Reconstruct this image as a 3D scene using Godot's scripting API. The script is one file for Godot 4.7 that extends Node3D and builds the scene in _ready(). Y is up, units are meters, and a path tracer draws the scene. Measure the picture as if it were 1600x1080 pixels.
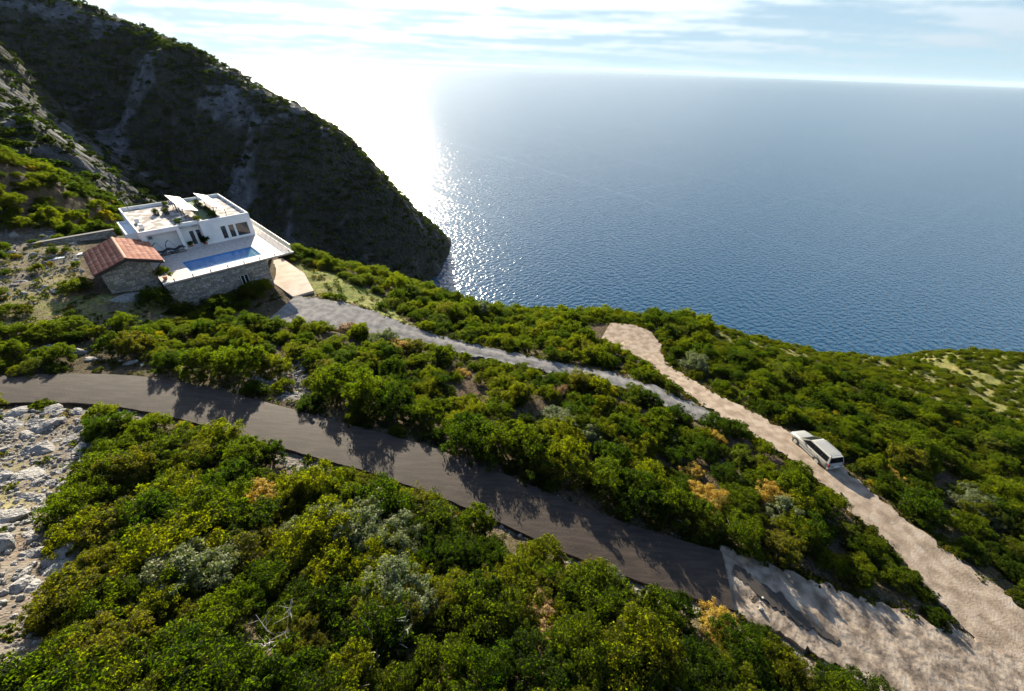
extends Node3D
# A hillside above the sea: villa, hut, roads, scrub and a headland. y is up, metres; the sea lies at y = 0.

const CTRL := [
	-55.9, 71.6, -21.3, -50.1, 71.3, -23.6, -43.8, 71.0, -25.0, -39.1, 70.8, -25.7, -33.9, 70.5, -25.9, -27.7, 70.2, -25.1, -21.5, 69.9, -23.6,
	-15.5, 69.6, -22.2, -9.9, 69.3, -20.9, -4.6, 69.0, -19.4, 0.4, 68.7, -17.5, 5.0, 68.4, -15.6, 9.2, 68.0, -14.3, 12.4, 67.7, -13.6,
	14.9, 67.4, -13.1, 14.7, 67.3, -13.3, 18.6, 66.9, -12.1, 21.9, 66.5, -10.6, 25.7, 66.1, -9.0, 29.8, 65.6, -7.0, 33.4, 65.2, -5.2, 14.4, 61.4, -52.4,
	17.9, 61.7, -50.4, 19.4, 62.0, -46.5, 20.0, 62.3, -44.0, 21.1, 62.9, -40.0, 23.9, 63.9, -34.3, 26.3, 64.5, -30.6, 28.9, 65.0, -25.8,
	30.4, 65.2, -22.0, 31.4, 65.3, -18.3, 32.6, 65.3, -14.9, 33.3, 65.3, -11.9, 34.2, 65.2, -8.7, 35.5, 65.0, -6.5, -31.5, 67.2, -46.6,
	-26.1, 67.1, -46.1, -20.6, 66.8, -45.0, -14.1, 66.4, -42.9, -8.1, 66.0, -41.2, 0.1, 65.4, -39.5, 7.9, 64.8, -38.1, 15.3, 64.4, -36.1,
	19.1, 64.2, -33.6, 21.6, 64.0, -32.2, 23.8, 64.0, -31.5, -41.6, 67.3, -41.9, -37.6, 67.3, -46.4, -34.2, 67.3, -50.1, -30.0, 67.0, -51.7,
	-36.7, 67.3, -57.7, -29.6, 66.6, -56.7, -38.4, 66.5, -64.7, -46.6, 65.5, -73.6, -44.4, 69.8, -40.4, -46.3, 70.6, -43.5, -49.3, 70.9, -40.9,
	-55.3, 71.0, -46.3, -54.3, 71.2, -41.3, -63.1, 71.6, -46.6, -57.8, 71.2, -55.3, -66.5, 71.4, -60.6, -60.6, 69.5, -68.7, -54.4, 68.0, -73.9,
	-48.7, 69.0, -57.9, -55.4, 69.5, -64.0, -43.4, 68.5, -50.4, -67.2, 63.0, -74.7, -57.6, 58.0, -82.3, -75.4, 68.0, -68.7, -79.1, 72.5, -55.8,
	-68.6, 72.5, -43.5, -59.2, 71.8, -39.8, -67.9, 72.6, -48.4, -69.3, 72.4, -39.4, -49.5, 70.8, -33.8, -44.9, 70.2, -35.1, -57.8, 71.6, -29.9,
	-36.8, 68.9, -37.6, -27.1, 68.9, -33.3, -20.6, 68.6, -30.8, -77.6, 75.0, -59.0, -80.9, 74.5, -46.8, -78.5, 75.0, -70.1, -83.9, 82.0, -54.0,
	-39.1, 71.5, -20.9, -33.5, 71.3, -20.0, -31.7, 72.6, -14.7, -27.3, 71.0, -18.1, -23.8, 74.6, -8.7, -17.6, 76.5, -4.1, -21.0, 72.6, -11.4,
	-12.9, 75.2, -4.6, -16.0, 71.2, -14.4, -10.7, 72.6, -8.5, -4.8, 73.6, -5.2, -7.9, 70.3, -14.4, 0.5, 70.2, -11.6, 0.5, 72.4, -5.7, 7.9, 69.4, -10.1,
	6.6, 71.0, -6.2, 14.6, 68.6, -8.1, 16.9, 68.4, -6.1, -28.9, 76.0, -7.9, -16.6, 80.0, -1.8, -6.0, 79.0, -1.1, 2.5, 75.5, -1.5, 13.1, 71.0, -2.1,
	-42.3, 73.0, -16.9, -15.4, 68.2, -30.5, -6.0, 67.6, -28.0, 3.3, 67.0, -25.7, 11.4, 66.6, -22.0, 15.7, 66.6, -18.6, 20.1, 66.4, -17.3,
	23.8, 66.1, -15.1, 26.2, 65.9, -12.0, -11.1, 67.0, -36.7, 0.2, 66.6, -32.2, 10.0, 65.9, -28.7, 16.4, 65.4, -26.1, 23.0, 65.4, -22.1,
	26.2, 65.6, -18.5, -37.2, 66.0, -66.8, -28.5, 63.5, -66.7, -19.5, 61.0, -66.7, -13.7, 59.0, -67.2, -5.0, 57.5, -64.1, 9.1, 58.5, -62.4,
	16.6, 59.5, -60.2, 28.9, 58.0, -62.4, 41.6, 55.5, -62.8, 58.1, 50.0, -66.6, 73.8, 46.0, -71.5, 98.0, 43.0, -78.0, 121.0, 42.0, -77.7,
	148.9, 42.0, -75.9, -46.0, 52.0, -82.5, -59.2, 29.0, -106.1, -73.8, 4.0, -132.3, -35.6, 49.5, -83.3, -46.2, 26.5, -108.1, -58.0, 1.5, -135.7,
	-24.5, 47.0, -84.0, -32.1, 24.0, -109.9, -40.5, -1.0, -138.7, -17.3, 45.0, -84.8, -22.7, 22.0, -111.3, -28.7, -3.0, -140.6, -6.4, 43.5, -82.0,
	-8.5, 20.5, -109.0, -10.8, -4.5, -138.9, 11.7, 44.5, -80.3, 15.5, 21.5, -107.0, 19.8, -3.5, -136.7, 21.4, 45.5, -77.5, 28.6, 22.5, -103.6,
	36.6, -2.5, -132.5, 36.5, 44.0, -78.7, 47.8, 21.0, -103.2, 60.4, -4.0, -130.4, 51.5, 41.5, -77.8, 66.4, 18.5, -100.3, 83.0, -6.5, -125.3,
	70.0, 36.0, -80.1, 87.7, 13.0, -100.5, 107.4, -12.0, -123.1, 86.8, 32.0, -84.0, 106.2, 9.0, -102.7, 127.7, -12.0, -123.6, 112.0, 29.0, -89.2,
	133.2, 6.0, -106.1, 156.6, -12.0, -124.8, 136.2, 28.0, -87.4, 158.9, 5.0, -102.0, 184.1, -12.0, -118.2, 165.0, 28.0, -84.1, 189.0, 5.0, -96.3,
	215.7, -12.0, -110.0, -23.5, 65.3, -52.8, -9.7, 63.2, -50.7, -15.5, 64.2, -51.4, -0.0, 62.6, -47.9, 9.5, 62.0, -49.4, 7.0, 63.2, -44.4,
	28.5, 60.8, -48.2, 34.3, 61.4, -41.2, 28.8, 62.6, -39.5, 33.6, 62.9, -33.7, 43.7, 59.6, -41.2, 52.7, 58.2, -40.6, 60.3, 57.8, -39.0,
	65.6, 57.8, -35.9, 38.5, 62.3, -29.8, 41.1, 62.6, -24.8, 49.6, 61.5, -23.1, 39.0, 63.6, -16.9, 47.9, 62.2, -16.9, 71.6, 57.5, -30.6,
	40.2, 64.0, -11.6, 71.2, 51.0, -56.1, 88.6, 50.5, -52.7, 93.2, 46.5, -67.0, 64.9, 51.5, -59.0, 104.4, 50.0, -51.7, -271.9, 130.4, -260.5,
	-261.7, 106.6, -294.0, -245.6, 47.6, -346.6, -243.7, 122.4, -251.9, -233.5, 98.6, -285.4, -217.4, 39.6, -338.0, -209.6, 112.5, -241.5,
	-199.3, 88.7, -274.9, -183.3, 29.7, -327.5, -179.3, 104.5, -232.2, -185.7, 90.7, -211.2, -193.3, 66.7, -186.3, -169.1, 80.7, -265.7,
	-153.0, 21.7, -318.3, -159.9, 98.9, -226.3, -166.3, 85.1, -205.2, -173.9, 61.1, -180.4, -149.6, 75.1, -259.8, -133.6, 16.1, -312.3,
	-141.6, 91.8, -220.7, -148.1, 78.0, -199.7, -155.7, 54.0, -174.8, -131.4, 68.0, -254.2, -115.3, 9.0, -306.8, -130.3, 85.4, -217.2,
	-136.7, 71.6, -196.2, -144.3, 47.6, -171.3, -120.0, 61.6, -250.7, -104.0, 2.6, -303.3, -111.9, 78.8, -211.6, -118.3, 65.0, -190.6,
	-125.9, 41.0, -165.7, -101.7, 55.0, -245.1, -85.6, -4.0, -297.7, -96.7, 73.3, -207.0, -103.1, 59.5, -185.9, -110.7, 35.5, -161.1,
	-86.5, 49.5, -240.4, -70.4, -9.5, -293.0, -82.6, 63.9, -202.7, -89.0, 50.1, -181.6, -96.6, 26.1, -156.8, -72.4, 40.1, -236.1, -56.3, -14.0, -288.7,
	-74.7, 55.2, -200.2, -81.1, 41.4, -179.2, -88.7, 17.4, -154.3, -64.4, 31.4, -233.7, -48.3, -14.0, -286.3, -63.3, 45.0, -196.8, -69.7, 31.2, -175.7,
	-77.3, 7.2, -150.9, -53.1, 21.2, -230.2, -37.0, -14.0, -282.8, -55.4, 35.5, -194.4, -45.2, 11.7, -227.8, -29.1, -14.0, -280.4, -51.6, 26.7, -193.2,
	-41.3, 2.9, -226.6, -25.3, -14.0, -279.2, -48.4, 15.6, -192.2, -38.2, -8.2, -225.7, -22.1, -14.0, -278.3, -44.9, -12.0, -191.1,
	-33.4, -14.0, -187.6, -36.0, -13.0, -172.0, -58.0, -4.0, -163.0, -76.0, 22.0, -148.0, -96.0, 42.0, -132.0, -118.0, 58.0, -118.0,
	-142.0, 72.0, -108.0, -25.0, -14.0, -150.0, -139.3, 83.2, -121.8, -115.5, 77.0, -95.6, -169.6, 90.7, -123.9, -185.7, 98.0, -174.7,
	-118.4, 78.6, -114.9, -208.4, 105.7, -155.5, -260.0, 140.0, -40.0, -180.0, 105.0, -20.0, -120.0, 88.0, -10.0, -100.0, 86.0, 20.0, -60.0, 84.0, 25.0,
	0.0, 80.0, 25.0, 60.0, 72.0, 20.0, 110.0, 62.0, 10.0, 150.0, 40.0, -30.0,]
const WAYS := {
	"asphalt": [[-55.88, 71.60, -21.31, 3.9], [-50.06, 71.30, -23.56, 3.9], [-43.83, 71.00, -24.96, 3.8], [-39.14, 70.80, -25.69, 3.8], [-33.85, 70.50, -25.89, 3.8], [-27.73, 70.20, -25.05, 3.8], [-21.48, 69.90, -23.64, 3.8], [-15.52, 69.60, -22.20, 3.8], [-9.93, 69.30, -20.91, 3.8], [-4.59, 69.00, -19.35, 3.8], [0.41, 68.70, -17.48, 3.8], [4.97, 68.40, -15.64, 3.8], [9.25, 68.00, -14.34, 3.8], [12.38, 67.70, -13.61, 3.8], [14.93, 67.40, -13.10, 3.8]],
	"rubble": [[14.74, 67.30, -13.26, 4.4], [18.58, 66.90, -12.10, 4.8], [21.92, 66.50, -10.55, 5.5], [25.68, 66.10, -8.99, 6.5], [29.83, 65.60, -7.04, 7.0], [33.35, 65.20, -5.17, 7.0]],
	"tar": [[15.65, 67.34, -13.81, 0.7], [16.75, 67.20, -12.89, 0.9], [17.98, 67.00, -11.85, 1.3], [19.37, 66.80, -10.89, 0.9], [20.69, 66.60, -9.97, 0.4]],
	"track": [[14.42, 61.40, -52.41, 6.0], [17.91, 61.70, -50.40, 9.0], [19.45, 62.00, -46.45, 4.5], [19.97, 62.30, -43.98, 2.4], [21.12, 62.90, -40.01, 2.6], [23.86, 63.90, -34.32, 3.2], [26.26, 64.50, -30.55, 3.4], [28.86, 65.00, -25.83, 3.8], [30.36, 65.20, -22.01, 3.6], [31.42, 65.30, -18.32, 3.6], [32.56, 65.30, -14.92, 4.6], [33.33, 65.30, -11.87, 5.6], [34.19, 65.20, -8.70, 6.5], [35.54, 65.00, -6.51, 7.0]],
	"drive": [[-31.48, 67.20, -46.58, 7.0], [-26.08, 67.10, -46.10, 7.0], [-20.57, 66.80, -44.98, 5.5], [-14.14, 66.40, -42.89, 3.4], [-8.10, 66.00, -41.23, 2.5], [0.06, 65.40, -39.54, 2.3], [7.91, 64.80, -38.07, 2.3], [15.31, 64.40, -36.09, 2.3], [19.13, 64.15, -33.60, 2.4], [21.58, 64.00, -32.25, 2.2], [23.78, 63.95, -31.53, 1.2]],
}
const POLYS := {
	"scree": [[-45.6, -21.4], [-34.9, -23.3], [-30.5, -19.7], [-28.9, -16.2], [-22.9, -10.7], [-19.6, -7.1], [-15.5, -3.7], [-18.8, -3.6]],
	"verge_a": [[-35.7, -24.1], [-29.1, -23.9], [-26.1, -22.7], [-30.3, -21.6], [-33.7, -22.1]],
	"verge_b": [[-18.5, -20.9], [-13.3, -19.4], [-13.6, -17.8], [-17.7, -19.2]],
	"verge_c": [[-4.8, -17.5], [1.8, -16.2], [8.8, -12.8], [14.3, -11.4], [13.9, -10.0], [10.1, -10.5], [5.8, -12.2], [2.2, -14.3]],
	"bank": [[-26.0, -33.0], [-22.9, -34.2], [-17.2, -25.9], [-20.2, -26.3], [-25.3, -28.5]],
	"grass_hut": [[-60.4, -37.0], [-55.9, -40.6], [-46.0, -43.3], [-40.3, -41.0], [-43.4, -37.0], [-49.8, -34.0], [-55.9, -32.7]],
	"lawn": [[-36.9, -62.1], [-30.2, -60.4], [-20.5, -55.3], [-13.5, -45.1], [-16.4, -45.1], [-22.6, -50.3], [-29.1, -51.4]],
	"stony": [[-79.1, -53.1], [-75.4, -60.9], [-67.2, -59.0], [-53.5, -43.5], [-56.1, -39.3], [-62.9, -37.9]],
	"junction": [[15.6, -14.0], [19.7, -13.2], [22.8, -11.7], [28.3, -10.3], [30.8, -12.4], [31.0, -16.3], [35.4, -16.4], [38.8, -7.5], [25.3, -3.7], [19.0, -7.1], [15.8, -9.6], [14.0, -11.0]],
	"terrace_lawn": [[-73.9, -48.9], [-67.6, -48.9], [-60.6, -42.3], [-66.0, -42.0]],
	"shelf": [[31.8, -53.6], [37.6, -50.2], [44.6, -49.4], [51.3, -46.9], [56.2, -44.3], [61.9, -40.4], [67.2, -36.9], [76.8, -33.8], [199.7, -87.9], [174.7, -95.9], [160.9, -105.0], [146.1, -115.2], [133.4, -121.9], [116.0, -128.4], [97.8, -130.5], [82.7, -139.4]],
}
const GOLDEN := [[-16.0, -14.7, 1.10, 5], [-9.5, -14.1, 0.60, 5], [16.4, -19.6, 1.15, 5], [16.3, -22.6, 0.80, 5], [22.0, -20.2, 1.20, 5], [20.2, -27.5, 0.80, 5], [-13.4, -37.4, 1.10, 5], [-5.6, -34.5, 0.70, 5], [1.9, -9.1, 0.90, 6], [12.5, -9.6, 0.90, 5], [-76.1, -72.2, 1.20, 5], [-75.0, -58.0, 1.30, 2], [36.3, -24.6, 1.00, 5], [14.8, -17.5, 0.70, 5], [-20.9, -42.5, 1.00, 6], [3.7, -11.9, 0.60, 5], [2.2, -7.9, 0.90, 6], [-3.7, -14.0, 0.50, 5]]
const ROADSIDE := [[-47.5, -29.5, 1.00, 1], [-44.7, -29.6, 0.80, 1], [-32.7, -29.8, 1.20, 0], [-29.1, -29.3, 1.50, 1], [-25.9, -29.6, 1.60, 1], [-23.4, -30.5, 1.20, 2], [-16.4, -28.1, 1.60, 1], [-13.3, -26.9, 1.70, 1], [-10.4, -26.3, 1.60, 0], [-7.6, -25.5, 1.20, 1], [-3.3, -22.9, 1.60, 0], [-0.8, -22.7, 1.70, 1], [2.3, -22.1, 1.80, 1], [4.9, -21.0, 1.60, 2], [7.7, -19.7, 1.40, 1], [10.0, -18.6, 1.50, 0], [12.3, -17.8, 1.40, 1], [14.5, -17.0, 1.20, 1], [17.2, -16.2, 1.20, 1], [19.7, -15.4, 1.10, 3], [11.4, -20.1, 1.30, 2], [35.6, -50.4, 1.10, 0], [39.0, -48.9, 1.10, 0], [42.5, -47.9, 1.20, 0], [46.2, -47.2, 1.20, 0], [49.4, -45.9, 1.10, 0], [52.5, -44.7, 1.20, 0], [55.5, -43.5, 1.20, 1], [58.0, -42.1, 1.10, 0], [60.4, -40.7, 1.10, 0], [62.2, -39.0, 1.20, 0], [64.0, -37.3, 1.10, 0], [65.6, -35.8, 1.20, 0], [67.5, -34.5, 1.20, 0], [-44.1, -42.4, 1.30, 0], [-38.1, -44.1, 1.30, 0], [-41.1, -43.1, 0.90, 0], [-42.7, -36.2, 1.10, 1], [-46.9, -35.1, 1.00, 1], [-39.9, -37.2, 1.00, 1]]
const DEAD := [[-9.7, -6.8, 1.10, "bare pale dead branch among foreground shrubs, left one"], [-5.1, -6.9, 1.30, "bare pale dead branch among foreground shrubs, right one"]]
const BOULDERS := [[-47.7, -31.2, 0.90], [-46.2, -31.4, 0.80], [-43.3, -31.4, 0.80], [-41.3, -30.4, 0.90], [-39.9, -30.4, 0.60], [-37.6, -30.5, 0.90], [-38.9, -30.6, 0.50], [-36.2, -30.3, 0.50]]
const HUT_BOULDER := [-47.0, -42.4]
const CAR_AT := Vector3(29.85, 64.82, -26.57)
const CAR_TURN := 1.752
const CAR_PITCH := -0.06

const SUN_AZIMUTH := -22.5
const SUN_HEIGHT := 21.0

var cam: Camera3D
var to_cam: Transform3D
var names := {}
var mats := {}
var fine := FastNoiseLite.new()
var coarse := FastNoiseLite.new()
var crag := FastNoiseLite.new()
var patch := FastNoiseLite.new()
var rng := RandomNumberGenerator.new()

# ------------------------------------------------------------------ naming
func numbered(n: String) -> String:
	if not names.has(n):
		names[n] = 0
		return n
	names[n] += 1
	return "%s_%03d" % [n, names[n]]

func tag(o: Node, label: String, category := "", group := "", kind := "") -> void:
	if label != "": o.set_meta("label", label)
	if category != "": o.set_meta("category", category)
	if group != "": o.set_meta("group", group)
	if kind != "": o.set_meta("kind", kind)

func thing(called: String, label: String, category: String, at := Vector3.ZERO, turn := 0.0, group := "") -> Node3D:
	var o := Node3D.new()
	o.name = numbered(called)
	add_child(o)
	o.position = at
	o.rotation.y = turn
	tag(o, label, category, group)
	return o

func part(called: String, mesh: Mesh, material: Material, parent: Node) -> MeshInstance3D:
	var o := MeshInstance3D.new()
	o.name = called
	o.mesh = mesh
	o.material_override = material
	parent.add_child(o, true)
	return o

func top(called: String, mesh: Mesh, material: Material, label: String, category: String, kind := "", group := "") -> MeshInstance3D:
	var o := MeshInstance3D.new()
	o.name = numbered(called)
	o.mesh = mesh
	o.material_override = material
	add_child(o)
	tag(o, label, category, group, kind)
	return o

# ------------------------------------------------------------------ materials
func lin(r: float, g: float, b: float) -> Color:
	return Color(r, g, b).linear_to_srgb()

func paint(key: String, c: Color, rough := 0.7, metal := 0.0, spec := 0.5) -> StandardMaterial3D:
	if mats.has(key): return mats[key]
	var m := StandardMaterial3D.new()
	m.albedo_color = c
	m.roughness = rough
	m.metallic = metal
	m.metallic_specular = spec
	m.cull_mode = BaseMaterial3D.CULL_DISABLED
	m.resource_name = key
	mats[key] = m
	return m

func noise(seed_: int, freq: float, octaves := 4, kind := FastNoiseLite.TYPE_SIMPLEX_SMOOTH) -> FastNoiseLite:
	var n := FastNoiseLite.new()
	n.noise_type = kind
	n.seed = seed_
	n.frequency = freq
	n.fractal_octaves = octaves
	return n

func noise_tex(n: FastNoiseLite, size: int, stops: Array, colors: Array) -> ImageTexture:
	var im := n.get_seamless_image(size, size)
	im.convert(Image.FORMAT_RGBA8)
	var g := Gradient.new()
	g.offsets = PackedFloat32Array(stops)
	g.colors = PackedColorArray(colors)
	var lut: Array[Color] = []
	for k in 256: lut.append(g.sample(k / 255.0))
	var data := im.get_data()
	for k in range(0, data.size(), 4):
		var c: Color = lut[data[k]]
		data[k] = c.r8
		data[k + 1] = c.g8
		data[k + 2] = c.b8
	return ImageTexture.create_from_image(Image.create_from_data(size, size, false, Image.FORMAT_RGBA8, data))

func grey_tex(n: FastNoiseLite, size: int) -> ImageTexture:
	return ImageTexture.create_from_image(n.get_seamless_image(size, size))

func normal_tex(n: FastNoiseLite, size: int, strength: float) -> ImageTexture:
	# slopes taken across the edges too, so that the tiles join without a seam
	var im := n.get_seamless_image(size, size)
	im.convert(Image.FORMAT_L8)
	var h := im.get_data()
	var out := PackedByteArray()
	out.resize(size * size * 4)
	for y in size:
		var row := y * size
		var up := ((y + size - 1) % size) * size
		var dn := ((y + 1) % size) * size
		for x in size:
			var gx := (h[row + (x + size - 1) % size] - h[row + (x + 1) % size]) / 255.0 * strength
			var gy := (h[up + x] - h[dn + x]) / 255.0 * strength
			var l := 1.0 / sqrt(gx * gx + gy * gy + 1.0)
			var k := (row + x) * 4
			out[k] = int((gx * l * 0.5 + 0.5) * 255.0)
			out[k + 1] = int((-gy * l * 0.5 + 0.5) * 255.0)
			out[k + 2] = int((l * 0.5 + 0.5) * 255.0)
			out[k + 3] = 255
	return ImageTexture.create_from_image(Image.create_from_data(size, size, false, Image.FORMAT_RGBA8, out))

func triplanar(m: StandardMaterial3D, metres: float, world := true) -> void:
	m.uv1_triplanar = true
	m.uv1_world_triplanar = world
	m.uv1_scale = Vector3.ONE / metres

# ------------------------------------------------------------------ shapes
func st_new() -> SurfaceTool:
	var st := SurfaceTool.new()
	st.begin(Mesh.PRIMITIVE_TRIANGLES)
	st.set_smooth_group(-1)
	return st

func quad(st: SurfaceTool, a: Vector3, b: Vector3, c: Vector3, d: Vector3) -> void:
	for v in [a, b, c, a, c, d]: st.add_vertex(v)

func bx(st: SurfaceTool, lo: Vector3, hi: Vector3, xf := Transform3D.IDENTITY, bevel := 0.0) -> void:
	# an axis-aligned box from lo to hi, its twelve edges cut by bevel, then placed by xf
	var c := (lo + hi) / 2.0
	var s := (hi - lo).abs() / 2.0
	if bevel <= 0.0:
		var p := []
		for k in 8: p.append(xf * (c + Vector3(s.x * (1 if k & 1 else -1), s.y * (1 if k & 2 else -1), s.z * (1 if k & 4 else -1))))
		for f in [[0, 1, 3, 2], [5, 4, 6, 7], [4, 0, 2, 6], [1, 5, 7, 3], [2, 3, 7, 6], [4, 5, 1, 0]]:
			quad(st, p[f[3]], p[f[2]], p[f[1]], p[f[0]])
		return
	var b: float = min(bevel, min(s.x, min(s.y, s.z)) * 0.9)
	var corner := func(k: int, axis: int) -> Vector3:
		var g := Vector3(1 if k & 1 else -1, 1 if k & 2 else -1, 1 if k & 4 else -1)
		var q := s - Vector3.ONE * b
		q[axis] = s[axis]
		return xf * (c + g * q)
	for f in [[0, 1, 3, 2, 2], [5, 4, 6, 7, 2], [4, 0, 2, 6, 0], [1, 5, 7, 3, 0], [2, 3, 7, 6, 1], [4, 5, 1, 0, 1]]:
		quad(st, corner.call(f[3], f[4]), corner.call(f[2], f[4]), corner.call(f[1], f[4]), corner.call(f[0], f[4]))
	for axis in 3:
		var u := (axis + 1) % 3
		var v := (axis + 2) % 3
		for k in 8:
			if k & (1 << axis): continue
			var k2 := k | (1 << axis)
			quad(st, corner.call(k, u), corner.call(k2, u), corner.call(k2, v), corner.call(k, v))
	for k in 8:
		for q in 3: st.add_vertex(corner.call(k, q))

func done(st: SurfaceTool) -> ArrayMesh:
	st.generate_normals()
	return st.commit()

func box_mesh(lo: Vector3, hi: Vector3, bevel := 0.0) -> ArrayMesh:
	var st := st_new()
	bx(st, lo, hi, Transform3D.IDENTITY, bevel)
	return done(st)

func tube(st: SurfaceTool, pts: Array, radii: Array, sides := 6) -> void:
	var rings := []
	for k in pts.size():
		var a: Vector3 = pts[max(k - 1, 0)]
		var b: Vector3 = pts[min(k + 1, pts.size() - 1)]
		var d := (b - a).normalized()
		var u := d.cross(Vector3.UP if absf(d.y) < 0.9 else Vector3.RIGHT).normalized()
		var v := d.cross(u)
		var ring := []
		for s in sides:
			var t := TAU * s / sides
			ring.append(pts[k] + (u * cos(t) + v * sin(t)) * float(radii[k]))
		rings.append(ring)
	for k in pts.size() - 1:
		for s in sides:
			var s2 := (s + 1) % sides
			quad(st, rings[k][s], rings[k + 1][s], rings[k + 1][s2], rings[k][s2])
	for s in range(1, sides - 1):
		for v in [rings[0][0], rings[0][s], rings[0][s + 1]]: st.add_vertex(v)
		for v in [rings[-1][0], rings[-1][s + 1], rings[-1][s]]: st.add_vertex(v)

func tube_mesh(pts: Array, radii: Array, sides := 6) -> ArrayMesh:
	var st := st_new()
	tube(st, pts, radii, sides)
	return done(st)

# ------------------------------------------------------------------ terrain
const GX0 := -345.0
const GZ0 := -345.0
const GSTEP := 5.0
const GNX := 116
const GNZ := 86
var grid := PackedFloat32Array()

func solve_terrain() -> void:
	# thin-plate surface through the surveyed points, tabulated on a 5 m grid
	var n := CTRL.size() / 3
	var m := n + 3
	var rows: Array[PackedFloat64Array] = []
	for i in n:
		var row := PackedFloat64Array()
		row.resize(m + 1)
		var xi: float = CTRL[i * 3]
		var zi: float = CTRL[i * 3 + 2]
		for j in n:
			var dx: float = xi - CTRL[j * 3]
			var dz: float = zi - CTRL[j * 3 + 2]
			var r2 := dx * dx + dz * dz
			row[j] = 0.5 * r2 * log(r2) if r2 > 1e-6 else 0.0
		row[i] += 20.0
		row[n] = 1.0
		row[n + 1] = xi
		row[n + 2] = zi
		row[m] = CTRL[i * 3 + 1]
		rows.append(row)
	for a in 3:
		var row := PackedFloat64Array()
		row.resize(m + 1)
		for j in n: row[j] = 1.0 if a == 0 else CTRL[j * 3] if a == 1 else CTRL[j * 3 + 2]
		rows.append(row)
	for c in m:
		var best := c
		for r in range(c + 1, m):
			if absf(rows[r][c]) > absf(rows[best][c]): best = r
		var keep := rows[c]
		rows[c] = rows[best]
		rows[best] = keep
		var pr := rows[c]
		var inv := 1.0 / pr[c]
		for r in range(c + 1, m):
			var rr := rows[r]
			var q := rr[c] * inv
			if q == 0.0: continue
			for k in range(c, m + 1): rr[k] -= q * pr[k]
			rows[r] = rr
	var w := PackedFloat64Array()
	w.resize(m)
	for c in range(m - 1, -1, -1):
		var s := rows[c][m]
		for k in range(c + 1, m): s -= rows[c][k] * w[k]
		w[c] = s / rows[c][c]
	var px := PackedFloat64Array()
	var pz := PackedFloat64Array()
	for i in n:
		px.append(CTRL[i * 3])
		pz.append(CTRL[i * 3 + 2])
	grid.resize(GNX * GNZ)
	for j in GNZ:
		var z := GZ0 + j * GSTEP
		for i in GNX:
			var x := GX0 + i * GSTEP
			var s := w[n] + w[n + 1] * x + w[n + 2] * z
			for k in n:
				var dx := x - px[k]
				var dz := z - pz[k]
				var r2 := dx * dx + dz * dz + 1e-9
				s += 0.5 * w[k] * r2 * log(r2)
			grid[j * GNX + i] = s

func base_height(x: float, z: float) -> float:
	var u := clampf((x - GX0) / GSTEP, 1.0, GNX - 3.001)
	var v := clampf((z - GZ0) / GSTEP, 1.0, GNZ - 3.001)
	var i := int(u)
	var j := int(v)
	u -= i
	v -= j
	var o := (j - 1) * GNX + i - 1
	var a := cubic_interpolate(grid[o + 1], grid[o + 2], grid[o], grid[o + 3], u)
	o += GNX
	var b := cubic_interpolate(grid[o + 1], grid[o + 2], grid[o], grid[o + 3], u)
	o += GNX
	var c := cubic_interpolate(grid[o + 1], grid[o + 2], grid[o], grid[o + 3], u)
	o += GNX
	var d := cubic_interpolate(grid[o + 1], grid[o + 2], grid[o], grid[o + 3], u)
	return cubic_interpolate(b, c, a, d, v)

var ways := {}   # road name -> dense Array of [Vector3 point, half width]
var way_box := {}

func lay_way(called: String, raw: Array) -> void:
	var curve := Curve3D.new()
	var wide := Curve.new()
	wide.min_value = 0.0
	wide.max_value = 20.0
	for k in raw.size():
		var p := Vector3(raw[k][0], raw[k][1], raw[k][2])
		var a := Vector3(raw[max(k - 1, 0)][0], raw[max(k - 1, 0)][1], raw[max(k - 1, 0)][2])
		var b := Vector3(raw[min(k + 1, raw.size() - 1)][0], raw[min(k + 1, raw.size() - 1)][1], raw[min(k + 1, raw.size() - 1)][2])
		curve.add_point(p, (a - b) / 6.0, (b - a) / 6.0)
	var out := []
	var box := Rect2(Vector2(raw[0][0], raw[0][2]), Vector2.ZERO)
	for k in raw.size() - 1:
		var steps := int(ceil(Vector3(raw[k][0], raw[k][1], raw[k][2]).distance_to(Vector3(raw[k + 1][0], raw[k + 1][1], raw[k + 1][2])) / 1.2))
		for s in steps + (1 if k == raw.size() - 2 else 0):
			var t := float(s) / steps
			var p := curve.sample(k, t)
			out.append([p, lerpf(raw[k][3], raw[k + 1][3], t) / 2.0])
			box = box.expand(Vector2(p.x, p.z))
	ways[called] = out
	way_box[called] = box.grow(7.0)

func way_near(called: String, x: float, z: float) -> Array:
	# [distance to the centre line, height there, half width there]; distance 1e9 when far away
	if not way_box[called].has_point(Vector2(x, z)): return [1e9, 0.0, 1.0]
	var best := 1e9
	var hit := [1e9, 0.0, 1.0]
	var w: Array = ways[called]
	var p := Vector2(x, z)
	for k in w.size() - 1:
		var a: Vector3 = w[k][0]
		if absf(a.x - x) + absf(a.z - z) > 16.0: continue
		var b: Vector3 = w[k + 1][0]
		var a2 := Vector2(a.x, a.z)
		var ab := Vector2(b.x, b.z) - a2
		var t := clampf((p - a2).dot(ab) / maxf(ab.length_squared(), 1e-6), 0.0, 1.0)
		var d := (a2 + ab * t).distance_squared_to(p)
		if d < best:
			best = d
			hit = [sqrt(d), lerpf(a.y, b.y, t), lerpf(w[k][1], w[k + 1][1], t)]
	return hit

const VE := Vector3(0.6733, 0, -0.7394)
const VN := Vector3(0.7394, 0, 0.6733)

func villa_local(x: float, z: float) -> Vector2:
	return Vector2(x * VE.x + z * VE.z, x * VN.x + z * VN.z)

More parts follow.
